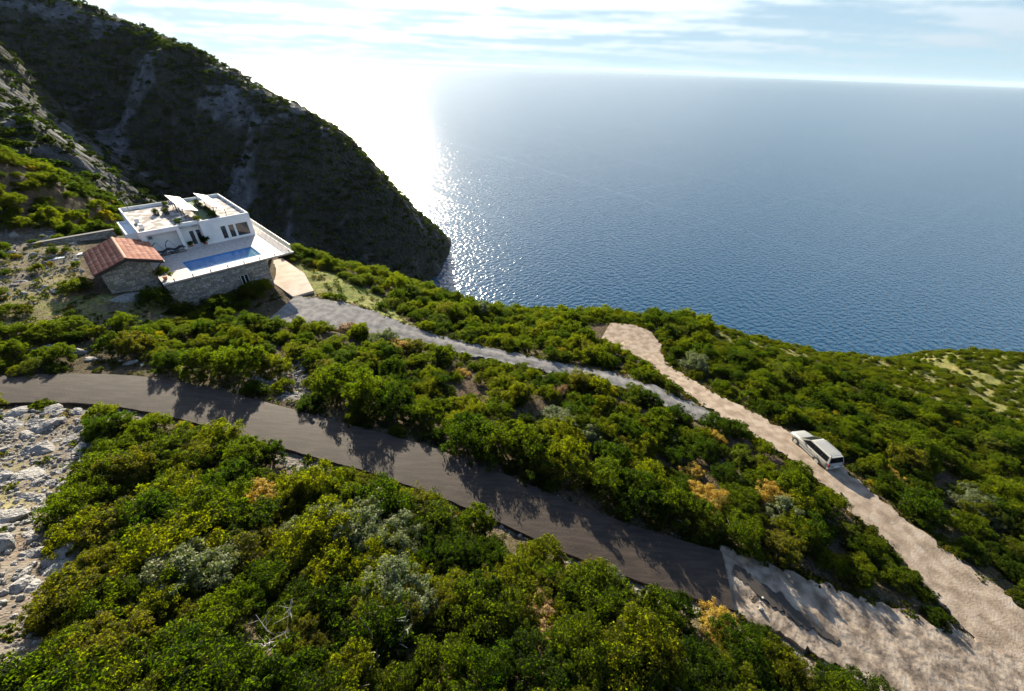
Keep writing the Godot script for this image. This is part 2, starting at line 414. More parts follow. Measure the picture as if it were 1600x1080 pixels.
func mountain(x: float, z: float, b: float) -> float:
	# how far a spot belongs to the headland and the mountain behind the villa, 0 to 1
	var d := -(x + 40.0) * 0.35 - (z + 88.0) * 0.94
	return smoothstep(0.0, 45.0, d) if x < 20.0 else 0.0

func height(x: float, z: float) -> float:
	var h := base_height(x, z)
	var m := mountain(x, z, h)
	if m > 0.0:
		var a := 1.0 - absf(crag.get_noise_2d(x * 0.55 + z * 0.25, z * 0.30 - x * 0.1)) * 2.0
		h += m * (a * 3.6 - 2.6 + coarse.get_noise_2d(x * 1.5, z * 1.5) * 1.6)
		h += m * fine.get_noise_2d(x * 0.6, z * 0.6) * 1.3
	var r := 1.0
	var target := h
	var pull := 0.0
	for called in ways:
		if called == "tar": continue
		var n := way_near(called, x, z)
		if n[0] < 1e8:
			var w := 1.0 - smoothstep(n[2] + 0.35, n[2] + 1.7, n[0])
			if w > pull:
				pull = w
				target = n[1] - 0.24
	var l := villa_local(x, z)
	var inside := clampf(minf(minf(l.x + 3.0, 21.0 - l.x), minf(l.y + 90.0, -56.0 - l.y)) / 2.0, 0.0, 1.0)
	r = (1.0 - pull) * (1.0 - inside) * (1.0 - m)
	h += r * (coarse.get_noise_2d(x, z) * 0.55 + fine.get_noise_2d(x, z) * 0.22)
	if inside > 0.0 and l.x > 3.4 and l.y > -88.5: h = minf(h, 67.6)
	return lerpf(h, target, pull)

func in_poly(called: String, x: float, z: float) -> bool:
	return Geometry2D.is_point_in_polygon(Vector2(x, z), polys[called])

var polys := {}

func ground_mesh(x0: float, z0: float, x1: float, z1: float, step: float, hole: Rect2, skirt := 0.0) -> ArrayMesh:
	var nx := int(round((x1 - x0) / step)) + 1
	var nz := int(round((z1 - z0) / step)) + 1
	var v := PackedVector3Array()
	var c := PackedColorArray()
	var nrm := PackedVector3Array()
	v.resize(nx * nz)
	c.resize(nx * nz)
	nrm.resize(nx * nz)
	for j in nz:
		for i in nx:
			var x := x0 + i * step
			var z := z0 + j * step
			var h := -20.0
			if not hole.grow(-step * 2.0).has_point(Vector2(x, z)): h = maxf(height(x, z), -14.0)
			if skirt > 0.0 and (i == 0 or j == 0 or i == nx - 1 or j == nz - 1): h -= skirt
			v[j * nx + i] = Vector3(x, h, z)
	for j in nz:
		for i in nx:
			var a := v[j * nx + min(i + 1, nx - 1)] - v[j * nx + max(i - 1, 0)]
			var b := v[min(j + 1, nz - 1) * nx + i] - v[max(j - 1, 0) * nx + i]
			var q := b.cross(a).normalized()
			nrm[j * nx + i] = q
			c[j * nx + i] = soil(v[j * nx + i], q)
	var idx := PackedInt32Array()
	for j in nz - 1:
		for i in nx - 1:
			var k := j * nx + i
			if hole.has_point(Vector2(v[k].x, v[k].z)) and hole.has_point(Vector2(v[k + nx + 1].x, v[k + nx + 1].z)): continue
			if maxf(maxf(v[k].y, v[k + 1].y), maxf(v[k + nx].y, v[k + nx + 1].y)) < -6.0: continue
			idx.append_array([k, k + 1, k + nx, k + 1, k + nx + 1, k + nx])
	var arr := []
	arr.resize(Mesh.ARRAY_MAX)
	arr[Mesh.ARRAY_VERTEX] = v
	arr[Mesh.ARRAY_NORMAL] = nrm
	arr[Mesh.ARRAY_COLOR] = c
	arr[Mesh.ARRAY_INDEX] = idx
	var m := ArrayMesh.new()
	m.add_surface_from_arrays(Mesh.PRIMITIVE_TRIANGLES, arr)
	return m

const LOAM := Color(0.115, 0.085, 0.058)
const LEAF_LITTER := Color(0.085, 0.072, 0.042)
const LIMESTONE := Color(0.215, 0.205, 0.195)
const PALE_EARTH := Color(0.175, 0.138, 0.102)
const DRY_GRASS := Color(0.26, 0.235, 0.09)
const GREEN_GRASS := Color(0.15, 0.19, 0.04)

func soil(p: Vector3, n: Vector3) -> Color:
	var a := patch.get_noise_2d(p.x, p.z)
	var b := patch.get_noise_2d(p.x * 4.0 + 91.0, p.z * 4.0)
	var f := fine.get_noise_2d(p.x * 3.0, p.z * 3.0)
	var c := LEAF_LITTER.lerp(LOAM, clampf(0.5 + a * 1.5 + b * 0.6, 0.0, 1.0))
	var m := mountain(p.x, p.z, p.y)
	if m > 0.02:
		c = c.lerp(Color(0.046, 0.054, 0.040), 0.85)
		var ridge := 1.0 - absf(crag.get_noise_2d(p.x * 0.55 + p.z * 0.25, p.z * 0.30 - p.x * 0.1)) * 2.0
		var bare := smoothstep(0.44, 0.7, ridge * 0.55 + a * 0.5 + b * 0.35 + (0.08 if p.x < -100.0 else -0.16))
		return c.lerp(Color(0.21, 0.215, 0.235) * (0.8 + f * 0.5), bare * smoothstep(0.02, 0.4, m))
	if in_poly("shelf", p.x, p.z): c = c.lerp(DRY_GRASS.lerp(GREEN_GRASS, clampf(0.5 + b, 0.0, 1.0)), 0.7)
	if in_poly("scree", p.x, p.z) or in_poly("stony", p.x, p.z):
		c = PALE_EARTH.lerp(LIMESTONE, clampf(0.5 + b + f, 0.0, 1.0))
		c = c.lerp(DRY_GRASS, clampf(0.15 + a * 1.6 - f * 0.9, 0.0, 0.75)).lerp(LOAM, clampf(b * 1.6 - 0.1 + f, 0.0, 0.7))
	elif in_poly("grass_hut", p.x, p.z): c = DRY_GRASS.lerp(PALE_EARTH, clampf(0.35 + b * 1.4, 0.0, 1.0)).lerp(GREEN_GRASS, clampf(f * 1.5, 0.0, 0.7))
	elif in_poly("lawn", p.x, p.z) or in_poly("terrace_lawn", p.x, p.z): c = GREEN_GRASS.lerp(DRY_GRASS, clampf(0.4 + b * 1.2, 0.0, 1.0))
	elif in_poly("junction", p.x, p.z): c = PALE_EARTH.lerp(LIMESTONE, clampf(0.3 + b * 1.3, 0.0, 1.0)).lerp(LOAM, clampf(a * 1.2 + f, 0.0, 0.6))
	else:
		for q in ["verge_a", "verge_b", "verge_c", "bank"]:
			if in_poly(q, p.x, p.z): c = LIMESTONE.lerp(PALE_EARTH, clampf(0.5 + b * 1.5, 0.0, 1.0)).lerp(LOAM, clampf(0.2 + f, 0.0, 0.6))
	return c * (1.0 + f * 0.35)

func way_mesh(called: String, over: float, across := 8, ragged := 0.25, crown_ := 0.05, thick := 0.3, ruts := 0.0) -> ArrayMesh:
	var w := []
	for k in ways[called].size() - 1:
		for j in 4: w.append([ways[called][k][0].lerp(ways[called][k + 1][0], j / 4.0), lerpf(ways[called][k][1], ways[called][k + 1][1], j / 4.0)])
	w.append(ways[called][-1])
	var rows := []
	var run := 0.0
	for k in w.size():
		var a: Vector3 = w[max(k - 1, 0)][0]
		var b: Vector3 = w[min(k + 1, w.size() - 1)][0]
		var side := (b - a).cross(Vector3.UP)
		side.y = 0
		side = side.normalized()
		if k > 0: run += (w[k][0] - w[k - 1][0]).length()
		var row := []
		var hl: float = w[k][1] + (fine.get_noise_2d(run * 2.0, 7.0) + fine.get_noise_2d(run * 7.0, 17.0) * 0.45) * ragged
		var hr: float = w[k][1] + (fine.get_noise_2d(run * 2.0, 77.0) + fine.get_noise_2d(run * 7.0, 57.0) * 0.45) * ragged
		for s in across + 1:
			var t := float(s) / across * 2.0 - 1.0
			var p: Vector3 = w[k][0] + side * (t * (hl if t < 0 else hr))
			p.y += over + crown_ * (1.0 - t * t) - ruts * exp(-pow((absf(t * w[k][1]) - 0.78) / 0.24, 2.0)) + (fine.get_noise_2d(p.x * 2.0, p.z * 2.0) * ragged * 0.06)
			if called == "tar": p.y = way_near("rubble", p.x, p.z)[1] + 0.125
			row.append(p)
		row.push_front(row[0] + Vector3(0, -thick, 0) - side * 0.06)
		row.append(row[-1] + Vector3(0, -thick, 0) + side * 0.06)
		rows.append(row)
	var st := st_new()
	st.set_smooth_group(0)
	for k in rows.size() - 1:
		for s in rows[k].size() - 1:
			st.set_smooth_group(-1 if s == 0 or s == rows[k].size() - 2 else 0)
			quad(st, rows[k][s], rows[k][s + 1], rows[k + 1][s + 1], rows[k + 1][s])
	st.set_smooth_group(-1)
	for e in [0, rows.size() - 1]:
		for s in range(1, rows[e].size() - 2):
			var dn := Vector3(0, -thick, 0)
			quad(st, rows[e][s], rows[e][s + 1], rows[e][s + 1] + dn, rows[e][s] + dn)
	return done(st)

# ------------------------------------------------------------------ foliage
func crown_mesh(seed_: int, lobes: int, leaves: int, leaf: float, spread := 1.25, tall := 1.0, sprigs := 9) -> ArrayMesh:
	# a crown of limbs' ends (lobes), each carrying a cluster of leafy sprigs with gaps between them
	var r := RandomNumberGenerator.new()
	r.seed = seed_
	var ball := []
	for k in lobes:
		var t := sqrt((k + 0.5) / lobes)
		var a := k * 2.39996 + r.randf_range(-0.5, 0.5)
		var q := t * spread * r.randf_range(0.7, 1.15)
		var y := maxf((0.45 + 0.95 * (1.0 - t * t * 0.8)) * tall + r.randf_range(-0.28, 0.3), 0.35)
		var c := Vector3(cos(a) * q, y, sin(a) * q)
		var big := r.randf_range(0.30, 0.58)
		var tone := r.randf_range(0.8, 1.18)
		var hue := r.randf_range(-0.12, 0.12)
		for j in sprigs:
			var d := Vector3(r.randfn(), r.randfn() + 0.35, r.randfn()).normalized()
			var o := d * big * r.randf_range(0.55, 1.1)
			ball.append([c + o, big * r.randf_range(0.26, 0.5), tone * r.randf_range(0.85, 1.15), hue + r.randf_range(-0.06, 0.06)])
	lobes = ball.size()
	var v := PackedVector3Array()
	var nr := PackedVector3Array()
	var c := PackedColorArray()
	var idx := PackedInt32Array()
	var made := 0
	var tries := 0
	while made < leaves and tries < leaves * 4:
		tries += 1
		var b: Array = ball[r.randi() % lobes]
		var d := Vector3(r.randfn(), r.randfn(), r.randfn()).normalized()
		if d.y < -0.45: d.y = -d.y
		var p: Vector3 = b[0] + d * (b[1] * (1.15 - 0.75 * r.randf()))
		if p.y < 0.05: continue
		made += 1
		var n := (d + Vector3(0, 0.35, 0) + Vector3(r.randfn(), r.randfn(), r.randfn()) * 0.75).normalized()
		var t := n.cross(Vector3(r.randfn(), r.randfn(), r.randfn())).normalized()
		var s := n.cross(t)
		var l := leaf * r.randf_range(0.65, 1.3)
		var wd := l * r.randf_range(0.42, 0.62)
		var k := v.size()
		v.append_array([p - t * l * 0.5, p + s * wd * 0.5 + n * l * 0.08, p + t * l * 0.5 - n * l * 0.1, p - s * wd * 0.5 + n * l * 0.08])
		var m := n.lerp(d, 0.15).normalized()
		nr.append_array([m, (m + s * 0.3).normalized(), m, (m - s * 0.3).normalized()])
		var g: float = b[2] * r.randf_range(0.72, 1.3)
		var hue: float = b[3] + r.randf_range(-0.12, 0.12)
		var col := Color(g * (1.0 + hue), g, g * (1.0 - hue))
		c.append_array([col, col, col, col])
		idx.append_array([k, k + 1, k + 2, k, k + 2, k + 3])
	var arr := []
	arr.resize(Mesh.ARRAY_MAX)
	arr[Mesh.ARRAY_VERTEX] = v
	arr[Mesh.ARRAY_NORMAL] = nr
	arr[Mesh.ARRAY_COLOR] = c
	arr[Mesh.ARRAY_INDEX] = idx
	var mesh := ArrayMesh.new()
	mesh.add_surface_from_arrays(Mesh.PRIMITIVE_TRIANGLES, arr)
	return mesh

func stem_mesh(seed_: int, spread := 1.2) -> ArrayMesh:
	var r := RandomNumberGenerator.new()
	r.seed = seed_
	var st := st_new()
	st.set_smooth_group(0)
	for k in 7:
		var a := k * 0.9 + r.randf_range(-0.3, 0.3)
		var q := spread * r.randf_range(0.5, 0.9)
		var e := Vector3(cos(a) * q, r.randf_range(0.7, 1.3), sin(a) * q)
		var mid := e * 0.5 + Vector3(r.randf_range(-0.12, 0.12), 0.12, r.randf_range(-0.12, 0.12))
		tube(st, [Vector3(cos(a), -3.5, sin(a)) * 0.08, mid, e], [0.075, 0.045, 0.015], 5)
	return done(st)

func leaf_material(key: String, c: Color, through: Color) -> StandardMaterial3D:
	var m := paint(key, c.linear_to_srgb(), 0.55, 0.0, 0.35)
	m.vertex_color_use_as_albedo = true
	m.backlight_enabled = true
	m.backlight = through
	return m

# tone: name for labels, colour of the leaves, light that they let through
var TONES := [
	["dark green", Color(0.080, 0.114, 0.022), Color(1.15, 1.3, 0.26)],
	["mid green", Color(0.134, 0.165, 0.026), Color(1.2, 1.3, 0.26)],
	["yellow green", Color(0.200, 0.215, 0.030), Color(1.25, 1.3, 0.26)],
	["olive green", Color(0.160, 0.165, 0.034), Color(1.25, 1.25, 0.28)],
	["silvery", Color(0.165, 0.182, 0.090), Color(0.8, 0.9, 0.4)],
	["golden yellow", Color(0.45, 0.34, 0.055), Color(1.0, 0.85, 0.18)],
	["russet brown", Color(0.30, 0.21, 0.080), Color(0.8, 0.55, 0.2)],
	["holm oak", Color(0.036, 0.058, 0.022), Color(0.8, 1.0, 0.3)],
	["juniper", Color(0.048, 0.064, 0.034), Color(0.8, 1.0, 0.4)],
]

# ------------------------------------------------------------------ camera, sky, sun
func sky_image() -> Image:
	var w := 2048
	var h := 1024
	var im := Image.create_empty(w, h, false, Image.FORMAT_RGBF)
	var az0 := deg_to_rad(SUN_AZIMUTH)
	var el0 := deg_to_rad(SUN_HEIGHT)
	var sun := Vector3(sin(az0) * cos(el0), sin(el0), -cos(az0) * cos(el0))
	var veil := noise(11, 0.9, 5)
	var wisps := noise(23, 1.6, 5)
	for y in h:
		var el := PI / 2.0 - PI * (y + 0.5) / h
		if el < -0.02:
			im.fill_rect(Rect2i(0, y, w, h - y), Color(0.10, 0.15, 0.18))
			break
		var sy := sin(maxf(el, 0.0))
		var ce := cos(el)
		var air := pow(1.0 - sy, 2.6)
		var clear := Color(0.024, 0.066, 0.160).lerp(Color(0.185, 0.262, 0.302), air)
		var reach := 1.0 / (sy + 0.055)
		for x in w:
			var az := TAU * (x + 0.5) / w
			var d := Vector3(sin(az) * ce, sin(el), -cos(az) * ce)
			var g := acos(clampf(d.dot(sun), -1.0, 1.0))
			var glow := (0.46 * exp(-g / 0.20) + 0.12 * exp(-g / 0.6)) * lerpf(0.4, 1.0, smoothstep(0.0, 0.2, sy))
			var c := clear + Color(1.0, 0.97, 0.92) * glow
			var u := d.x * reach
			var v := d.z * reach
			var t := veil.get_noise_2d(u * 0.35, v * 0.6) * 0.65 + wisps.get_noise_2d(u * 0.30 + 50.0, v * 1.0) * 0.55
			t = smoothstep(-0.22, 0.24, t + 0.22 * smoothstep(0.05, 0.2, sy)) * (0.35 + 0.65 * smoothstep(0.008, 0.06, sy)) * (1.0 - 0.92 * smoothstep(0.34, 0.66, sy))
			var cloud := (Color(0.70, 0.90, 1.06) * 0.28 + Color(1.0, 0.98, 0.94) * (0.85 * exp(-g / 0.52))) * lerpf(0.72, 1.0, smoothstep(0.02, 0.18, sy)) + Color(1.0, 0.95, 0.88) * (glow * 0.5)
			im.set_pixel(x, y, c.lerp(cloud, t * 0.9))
	return im

func set_stage() -> void:
	cam = Camera3D.new()
	cam.name = "camera"
	cam.position = Vector3(0, 95, 0)
	cam.rotation_degrees = Vector3(-34.98, 0, 2.04)
	cam.fov = 81.93
	cam.near = 0.5
	cam.far = 80000.0
	add_child(cam)
	cam.current = true
	to_cam = cam.transform.affine_inverse()
	var env := Environment.new()
	env.background_mode = Environment.BG_SKY
	var sky := Sky.new()
	var pano := PanoramaSkyMaterial.new()
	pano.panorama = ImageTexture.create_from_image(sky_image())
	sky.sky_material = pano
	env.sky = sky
	env.tonemap_mode = Environment.TONE_MAPPER_LINEAR
	env.tonemap_exposure = 3.05
	env.sdfgi_enabled = true
	env.ssao_enabled = true
	env.ssil_enabled = true
	env.volumetric_fog_enabled = true
	env.volumetric_fog_density = 0.00002
	env.volumetric_fog_albedo = Color(0.86, 0.94, 1.0)
	env.volumetric_fog_anisotropy = 0.1
	var we := WorldEnvironment.new()
	we.name = "environment"
	we.environment = env
	add_child(we)
	var sun := DirectionalLight3D.new()
	sun.name = "sun"
	sun.light_energy = 1.6
	sun.light_color = Color(1.0, 0.95, 0.85)
	sun.light_angular_distance = 0.5
	sun.shadow_enabled = true
	sun.rotation_degrees = Vector3(-SUN_HEIGHT, -SUN_AZIMUTH + 180.0, 0)
	add_child(sun)

func screen(p: Vector3) -> Vector3:
	# x, y in a picture 1600 wide, z the distance; behind the lens gives z < 0
	var q := to_cam * p
	if q.z > -0.5: return Vector3(0, 0, -1)
	var f := 622.0
	return Vector3(800.0 + q.x / -q.z * f, 540.0 - q.y / -q.z * f, q.length())

# ------------------------------------------------------------------ large structure
func build_land() -> void:
	solve_terrain()
	for called in WAYS: lay_way(called, WAYS[called])
	for called in POLYS:
		var pts := PackedVector2Array()
		for q in POLYS[called]: pts.append(Vector2(q[0], q[1]))
		polys[called] = pts
	var earth := paint("earth", Color.WHITE, 0.95, 0.0, 0.2)
	earth.vertex_color_use_as_albedo = true
	earth.albedo_texture = noise_tex(noise(5, 0.02, 5), 512, [0.0, 0.45, 0.62, 1.0], [Color(0.62, 0.6, 0.58), Color(0.86, 0.85, 0.84), Color(1, 1, 1), Color(1, 1, 1)])
	earth.heightmap_enabled = true
	earth.heightmap_texture = grey_tex(noise(6, 0.06, 5), 512)
	earth.heightmap_scale = 13.0
	triplanar(earth, 5.3)
	var near := Rect2(-100.0, -126.0, 232.0, 150.0)
	var hill := top("hillside", ground_mesh(near.position.x, near.position.y, near.end.x, near.end.y, 0.8, Rect2(), 3.0), earth, "scrub-covered hillside dropping from the foreground down to the sea", "hillside", "structure")
	var rock := paint("crag", Color.WHITE, 0.95, 0.0, 0.2)
	rock.vertex_color_use_as_albedo = true
	rock.albedo_texture = noise_tex(noise(8, 0.02, 5), 512, [0.0, 0.5, 1.0], [Color(0.5, 0.5, 0.5), Color(0.85, 0.85, 0.85), Color(1, 1, 1)])
	rock.heightmap_enabled = true
	rock.heightmap_texture = grey_tex(noise(9, 0.03, 5), 512)
	rock.heightmap_scale = 160.0
	triplanar(rock, 26.0)
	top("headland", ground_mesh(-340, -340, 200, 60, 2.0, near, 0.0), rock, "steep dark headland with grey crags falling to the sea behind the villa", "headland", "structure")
	# sea
	var water := paint("sea_water", lin(0.001, 0.042, 0.098), 0.17, 0.0, 0.47)
	water.normal_enabled = true
	water.normal_texture = normal_tex(noise(31, 0.034, 5), 1024, 5.5)
	water.normal_scale = 0.4
	triplanar(water, 1.0, false)
	water.uv1_scale = Vector3(1.0 / 143.0, 1.0 / 90.0, 1.0 / 97.0)
	var flat := PackedVector3Array()
	var ups := PackedVector3Array()
	var tri := PackedInt32Array()
	var ring := [1.0, 150.0, 400.0, 900.0, 2000.0, 5000.0, 12000.0, 26000.0]
	for k in ring.size():
		for s in 96:
			flat.append(Vector3(cos(TAU * s / 96) * ring[k], 0, sin(TAU * s / 96) * ring[k]))
			ups.append(Vector3.UP)
			if k > 0:
				var a := (k - 1) * 96 + s
				var b := (k - 1) * 96 + (s + 1) % 96
				tri.append_array([a, a + 96, b + 96, a, b + 96, b])
	var arr := []
	arr.resize(Mesh.ARRAY_MAX)
	arr[Mesh.ARRAY_VERTEX] = flat
	arr[Mesh.ARRAY_NORMAL] = ups
	arr[Mesh.ARRAY_INDEX] = tri
	var sea_mesh := ArrayMesh.new()
	sea_mesh.add_surface_from_arrays(Mesh.PRIMITIVE_TRIANGLES, arr)
	var sea := top("sea", sea_mesh, water, "calm blue sea with a bright sun glitter reaching to the horizon", "sea", "structure")
	sea.position.z = -150.0
	sea.rotation.y = 0.63
	# roads
	var tar := paint("asphalt", Color.WHITE, 0.7, 0.0, 0.35)
	tar.albedo_texture = noise_tex(noise(41, 0.016, 7), 512, [0.0, 0.4, 0.6, 1.0], [lin(0.026, 0.020, 0.016), lin(0.035, 0.026, 0.021), lin(0.045, 0.033, 0.026), lin(0.064, 0.047, 0.037)])
	tar.heightmap_enabled = true
	tar.heightmap_texture = grey_tex(noise(42, 0.2, 3), 512)
	tar.heightmap_scale = 2.0
	triplanar(tar, 9.0)
	tar.uv1_scale = Vector3(1.0 / 22.0, 1.0 / 9.0, 1.0 / 3.5)
	top("asphalt_road", way_mesh("asphalt", 0.06, 8, 0.05, 0.04, 0.24), tar, "fresh dark asphalt road crossing the hillside, ending abruptly on bare ground", "road", "structure")
	var dirt := paint("dirt", Color.WHITE, 0.95, 0.0, 0.2)
	dirt.albedo_texture = noise_tex(noise(43, 0.012, 7), 512, [0.0, 0.38, 0.55, 0.8, 1.0], [lin(0.14, 0.108, 0.082), lin(0.21, 0.165, 0.126), lin(0.255, 0.202, 0.156), lin(0.30, 0.248, 0.20), lin(0.26, 0.235, 0.21)])
	dirt.heightmap_enabled = true
	dirt.heightmap_texture = grey_tex(noise(44, 0.09, 5), 512)
	dirt.heightmap_scale = 2.2
	triplanar(dirt, 8.7)
	top("dirt_track", way_mesh("track", 0.05, 14, 0.55, 0.03, 0.5, 0.09), dirt, "pinkish dirt track running past the parked car to a turning place", "track", "structure")
	var gravel := paint("gravel", Color.WHITE, 0.95, 0.0, 0.2)
	gravel.albedo_texture = noise_tex(noise(45, 0.012, 7), 512, [0.0, 0.4, 0.6, 1.0], [lin(0.11, 0.105, 0.105), lin(0.16, 0.153, 0.15), lin(0.20, 0.19, 0.185), lin(0.26, 0.245, 0.23)])
	gravel.heightmap_enabled = true
	gravel.heightmap_texture = grey_tex(noise(46, 0.14, 4), 512)
	gravel.heightmap_scale = 2.0
	triplanar(gravel, 7.9)
	top("gravel_drive", way_mesh("drive", 0.03, 12, 0.5, 0.03, 0.5, 0.06), gravel, "grey gravel drive leading from the villa yard along the slope", "drive", "structure")
	var rub := paint("rubble_ground", Color.WHITE, 0.95, 0.0, 0.2)
	rub.albedo_texture = noise_tex(noise(47, 0.02, 6), 512, [0.0, 0.3, 0.45, 0.6, 1.0], [lin(0.08, 0.063, 0.05), lin(0.15, 0.118, 0.092), lin(0.22, 0.175, 0.135), lin(0.29, 0.235, 0.185), lin(0.38, 0.325, 0.265)])
	rub.heightmap_enabled = true
	rub.heightmap_texture = grey_tex(noise(48, 0.05, 6), 512)
	rub.heightmap_scale = 5.0
	triplanar(rub, 13.0)
	top("unpaved_road", way_mesh("rubble", 0.03, 14, 0.5, 0.05, 0.5, 0.08), rub, "bare rutted earth continuing the road beyond the end of the asphalt", "road", "structure")

	var slick := paint("tar_spill", lin(0.045, 0.038, 0.034), 0.75, 0.0, 0.35)
	top("tar_spill", way_mesh("tar", 0.0, 8, 0.5, 0.0, 0.12), slick, "black streak of spilled tar on bare ground past the asphalt's end", "tar", "structure")

# ------------------------------------------------------------------ rocks
func rock_mesh(seed_: int, flat: float) -> ArrayMesh:
	var r := RandomNumberGenerator.new()
	r.seed = seed_
	var cuts := []
	for k in 11:
		cuts.append([Vector3(r.randfn(), r.randfn(), r.randfn()).normalized(), r.randf_range(0.55, 0.9)])
	var n := noise(seed_, 1.3, 3)
	var rings := 7
	var seg := 11
	var pts := []
	for i in rings + 1:
		var row := []
		for j in seg:
			var th := PI * i / rings
			var ph := TAU * (j + 0.5 * (i % 2)) / seg
			var d := Vector3(sin(th) * cos(ph), cos(th), sin(th) * sin(ph))
			var s := 1.0
			for c in cuts:
				var q := d.dot(c[0])
				if q > 0.05: s = minf(s, c[1] / q)
			s *= 1.0 + 0.16 * n.get_noise_3dv(d * 1.2)
			row.append(d * s * Vector3(1.0, flat, 0.75))
		pts.append(row)
	var st := st_new()
	for i in rings:
		for j in seg:
			var j2 := (j + 1) % seg
			if i % 2 == 0:
				for v in [pts[i][j], pts[i][j2], pts[i + 1][j], pts[i][j2], pts[i + 1][j2], pts[i + 1][j]]: st.add_vertex(v)
			else:
				for v in [pts[i][j], pts[i + 1][j2], pts[i + 1][j], pts[i][j], pts[i][j2], pts[i + 1][j2]]: st.add_vertex(v)
	return done(st)

var rock_shapes := []

func ordinal(k: int, n: int) -> String:
	if n == 1: return ""
	if k == 0: return "leftmost"
	if k == n - 1: return "rightmost"
	return ["", "second", "third", "fourth", "fifth", "sixth", "seventh", "eighth", "ninth", "tenth", "eleventh", "twelfth", "thirteenth", "fourteenth", "fifteenth", "sixteenth"][k] + " from left" if k < 17 else ""

func stone_material() -> StandardMaterial3D:
	if mats.has("limestone"): return mats["limestone"]
	var m := paint("limestone", Color.WHITE, 0.92, 0.0, 0.2)
	m.albedo_texture = noise_tex(noise(51, 0.03, 5), 256, [0.0, 0.35, 0.6, 1.0], [lin(0.11, 0.105, 0.10), lin(0.21, 0.20, 0.192), lin(0.29, 0.278, 0.265), lin(0.40, 0.385, 0.37)])
	m.heightmap_enabled = true
	m.heightmap_texture = grey_tex(noise(52, 0.05, 5), 256)
	m.heightmap_scale = 12.0
	triplanar(m, 2.2)
	return m

func place_rock(x: float, z: float, s: float, sunk := 0.3) -> Array:
	return [Vector3(x, height(x, z) - s * 0.5 * sunk, z), s, rng.randi() % rock_shapes.size(), rng.randf() * TAU, rng.randf_range(-0.25, 0.25)]

func random_in(called: String) -> Vector2:
	var p: PackedVector2Array = polys[called]
	var b := Rect2(p[0], Vector2.ZERO)
	for q in p: b = b.expand(q)
	for k in 60:
		var q := b.position + Vector2(rng.randf(), rng.randf()) * b.size
		if Geometry2D.is_point_in_polygon(q, p): return q
	return p[0]

func clear_of_ways(x: float, z: float, gap: float) -> bool:
	for called in ways:
		var n := way_near(called, x, z)
		if n[0] < n[2] + gap: return false
	return true

func build_rocks() -> void:
	for k in 7: rock_shapes.append(rock_mesh(100 + k, [0.55, 0.7, 0.5, 0.8, 0.6, 0.45, 0.65][k]))
	var sm := stone_material()
	rng.seed = 77
	var sets := {
		"scree": ["on the scree below the road", 150, 0.35, 1.3],
		"stony": ["on stony terrace left of hut", 60, 0.35, 0.9],
		"bank": ["on the bank above the road", 26, 0.2, 0.5],
		"verge_b": ["on the near verge among shrubs", 8, 0.2, 0.4],
		"verge_c": ["on the verge by the asphalt's end", 14, 0.18, 0.35],
		"verge_a": ["on the near verge at left", 8, 0.25, 0.5],
		"junction": ["on bare ground beyond the asphalt", 10, 0.15, 0.35]}
	for called in sets:
		var list := []
		for k in sets[called][1]:
			var q := random_in(called)
			if not clear_of_ways(q.x, q.y, 0.5): continue
			list.append(place_rock(q.x, q.y, sets[called][2] + (sets[called][3] - sets[called][2]) * pow(rng.randf(), 1.8)))
		set_rocks(list, sets[called][0], sm)
	var row := []
	for q in BOULDERS: row.append(place_rock(q[0], q[1], q[2], 0.5))
	set_rocks(row, "in the row along the road's far edge", sm)
	var big: Array = place_rock(HUT_BOULDER[0], HUT_BOULDER[1], 2.0, 0.1)
	var o := top("boulder", rock_shapes[0], sm, "largest pale boulder, in front of the red-roofed hut", "boulder", "", "limestone boulders")
	o.transform = Transform3D(Basis(Vector3.UP, 0.7).scaled_local(Vector3(1.5, 0.9, 0.9) * 1.7), big[0])
	# loose stones that nobody could count
	var mm := MultiMesh.new()
	mm.transform_format = MultiMesh.TRANSFORM_3D
	mm.mesh = rock_shapes[1]
	var at := []
	for called in ["scree", "stony", "bank", "verge_a", "verge_b", "verge_c", "junction", "grass_hut"]:
		for k in {"scree": 2000, "stony": 700, "bank": 500, "verge_a": 120, "verge_b": 90, "verge_c": 420, "junction": 420, "grass_hut": 60}[called]:
			var q := random_in(called)
			if not clear_of_ways(q.x, q.y, 0.1) and called != "junction": continue
			at.append([q.x, q.y, 0.04 + 0.2 * pow(rng.randf(), 2.2)])
	for called in ways:
		for p in ways[called]:
			for k in 9:
				var off: float = p[1] + rng.randf_range(-0.5, 0.8)
				var a := rng.randf() * TAU
				at.append([p[0].x + cos(a) * off, p[0].z + sin(a) * off, rng.randf_range(0.03, 0.13)])
	var keep := []
	for q in at:
		var n := way_near("asphalt", q[0], q[1])
		if n[0] < n[2] + 0.1: continue
		keep.append(q)
	mm.instance_count = keep.size()
	for k in keep.size():
		var q = keep[k]
		var b := Basis.from_euler(Vector3(rng.randf() * 0.6, rng.randf() * TAU, rng.randf() * 0.6)).scaled(Vector3.ONE * q[2])
		mm.set_instance_transform(k, Transform3D(b, Vector3(q[0], height(q[0], q[1]) + q[2] * 0.15, q[1])))
	var mi := MultiMeshInstance3D.new()
	mi.name = "loose_stones"
	mi.multimesh = mm
	mi.material_override = sm
	add_child(mi)
	tag(mi, "loose pale stones scattered over scree, verges and bare ground", "stones", "", "stuff")

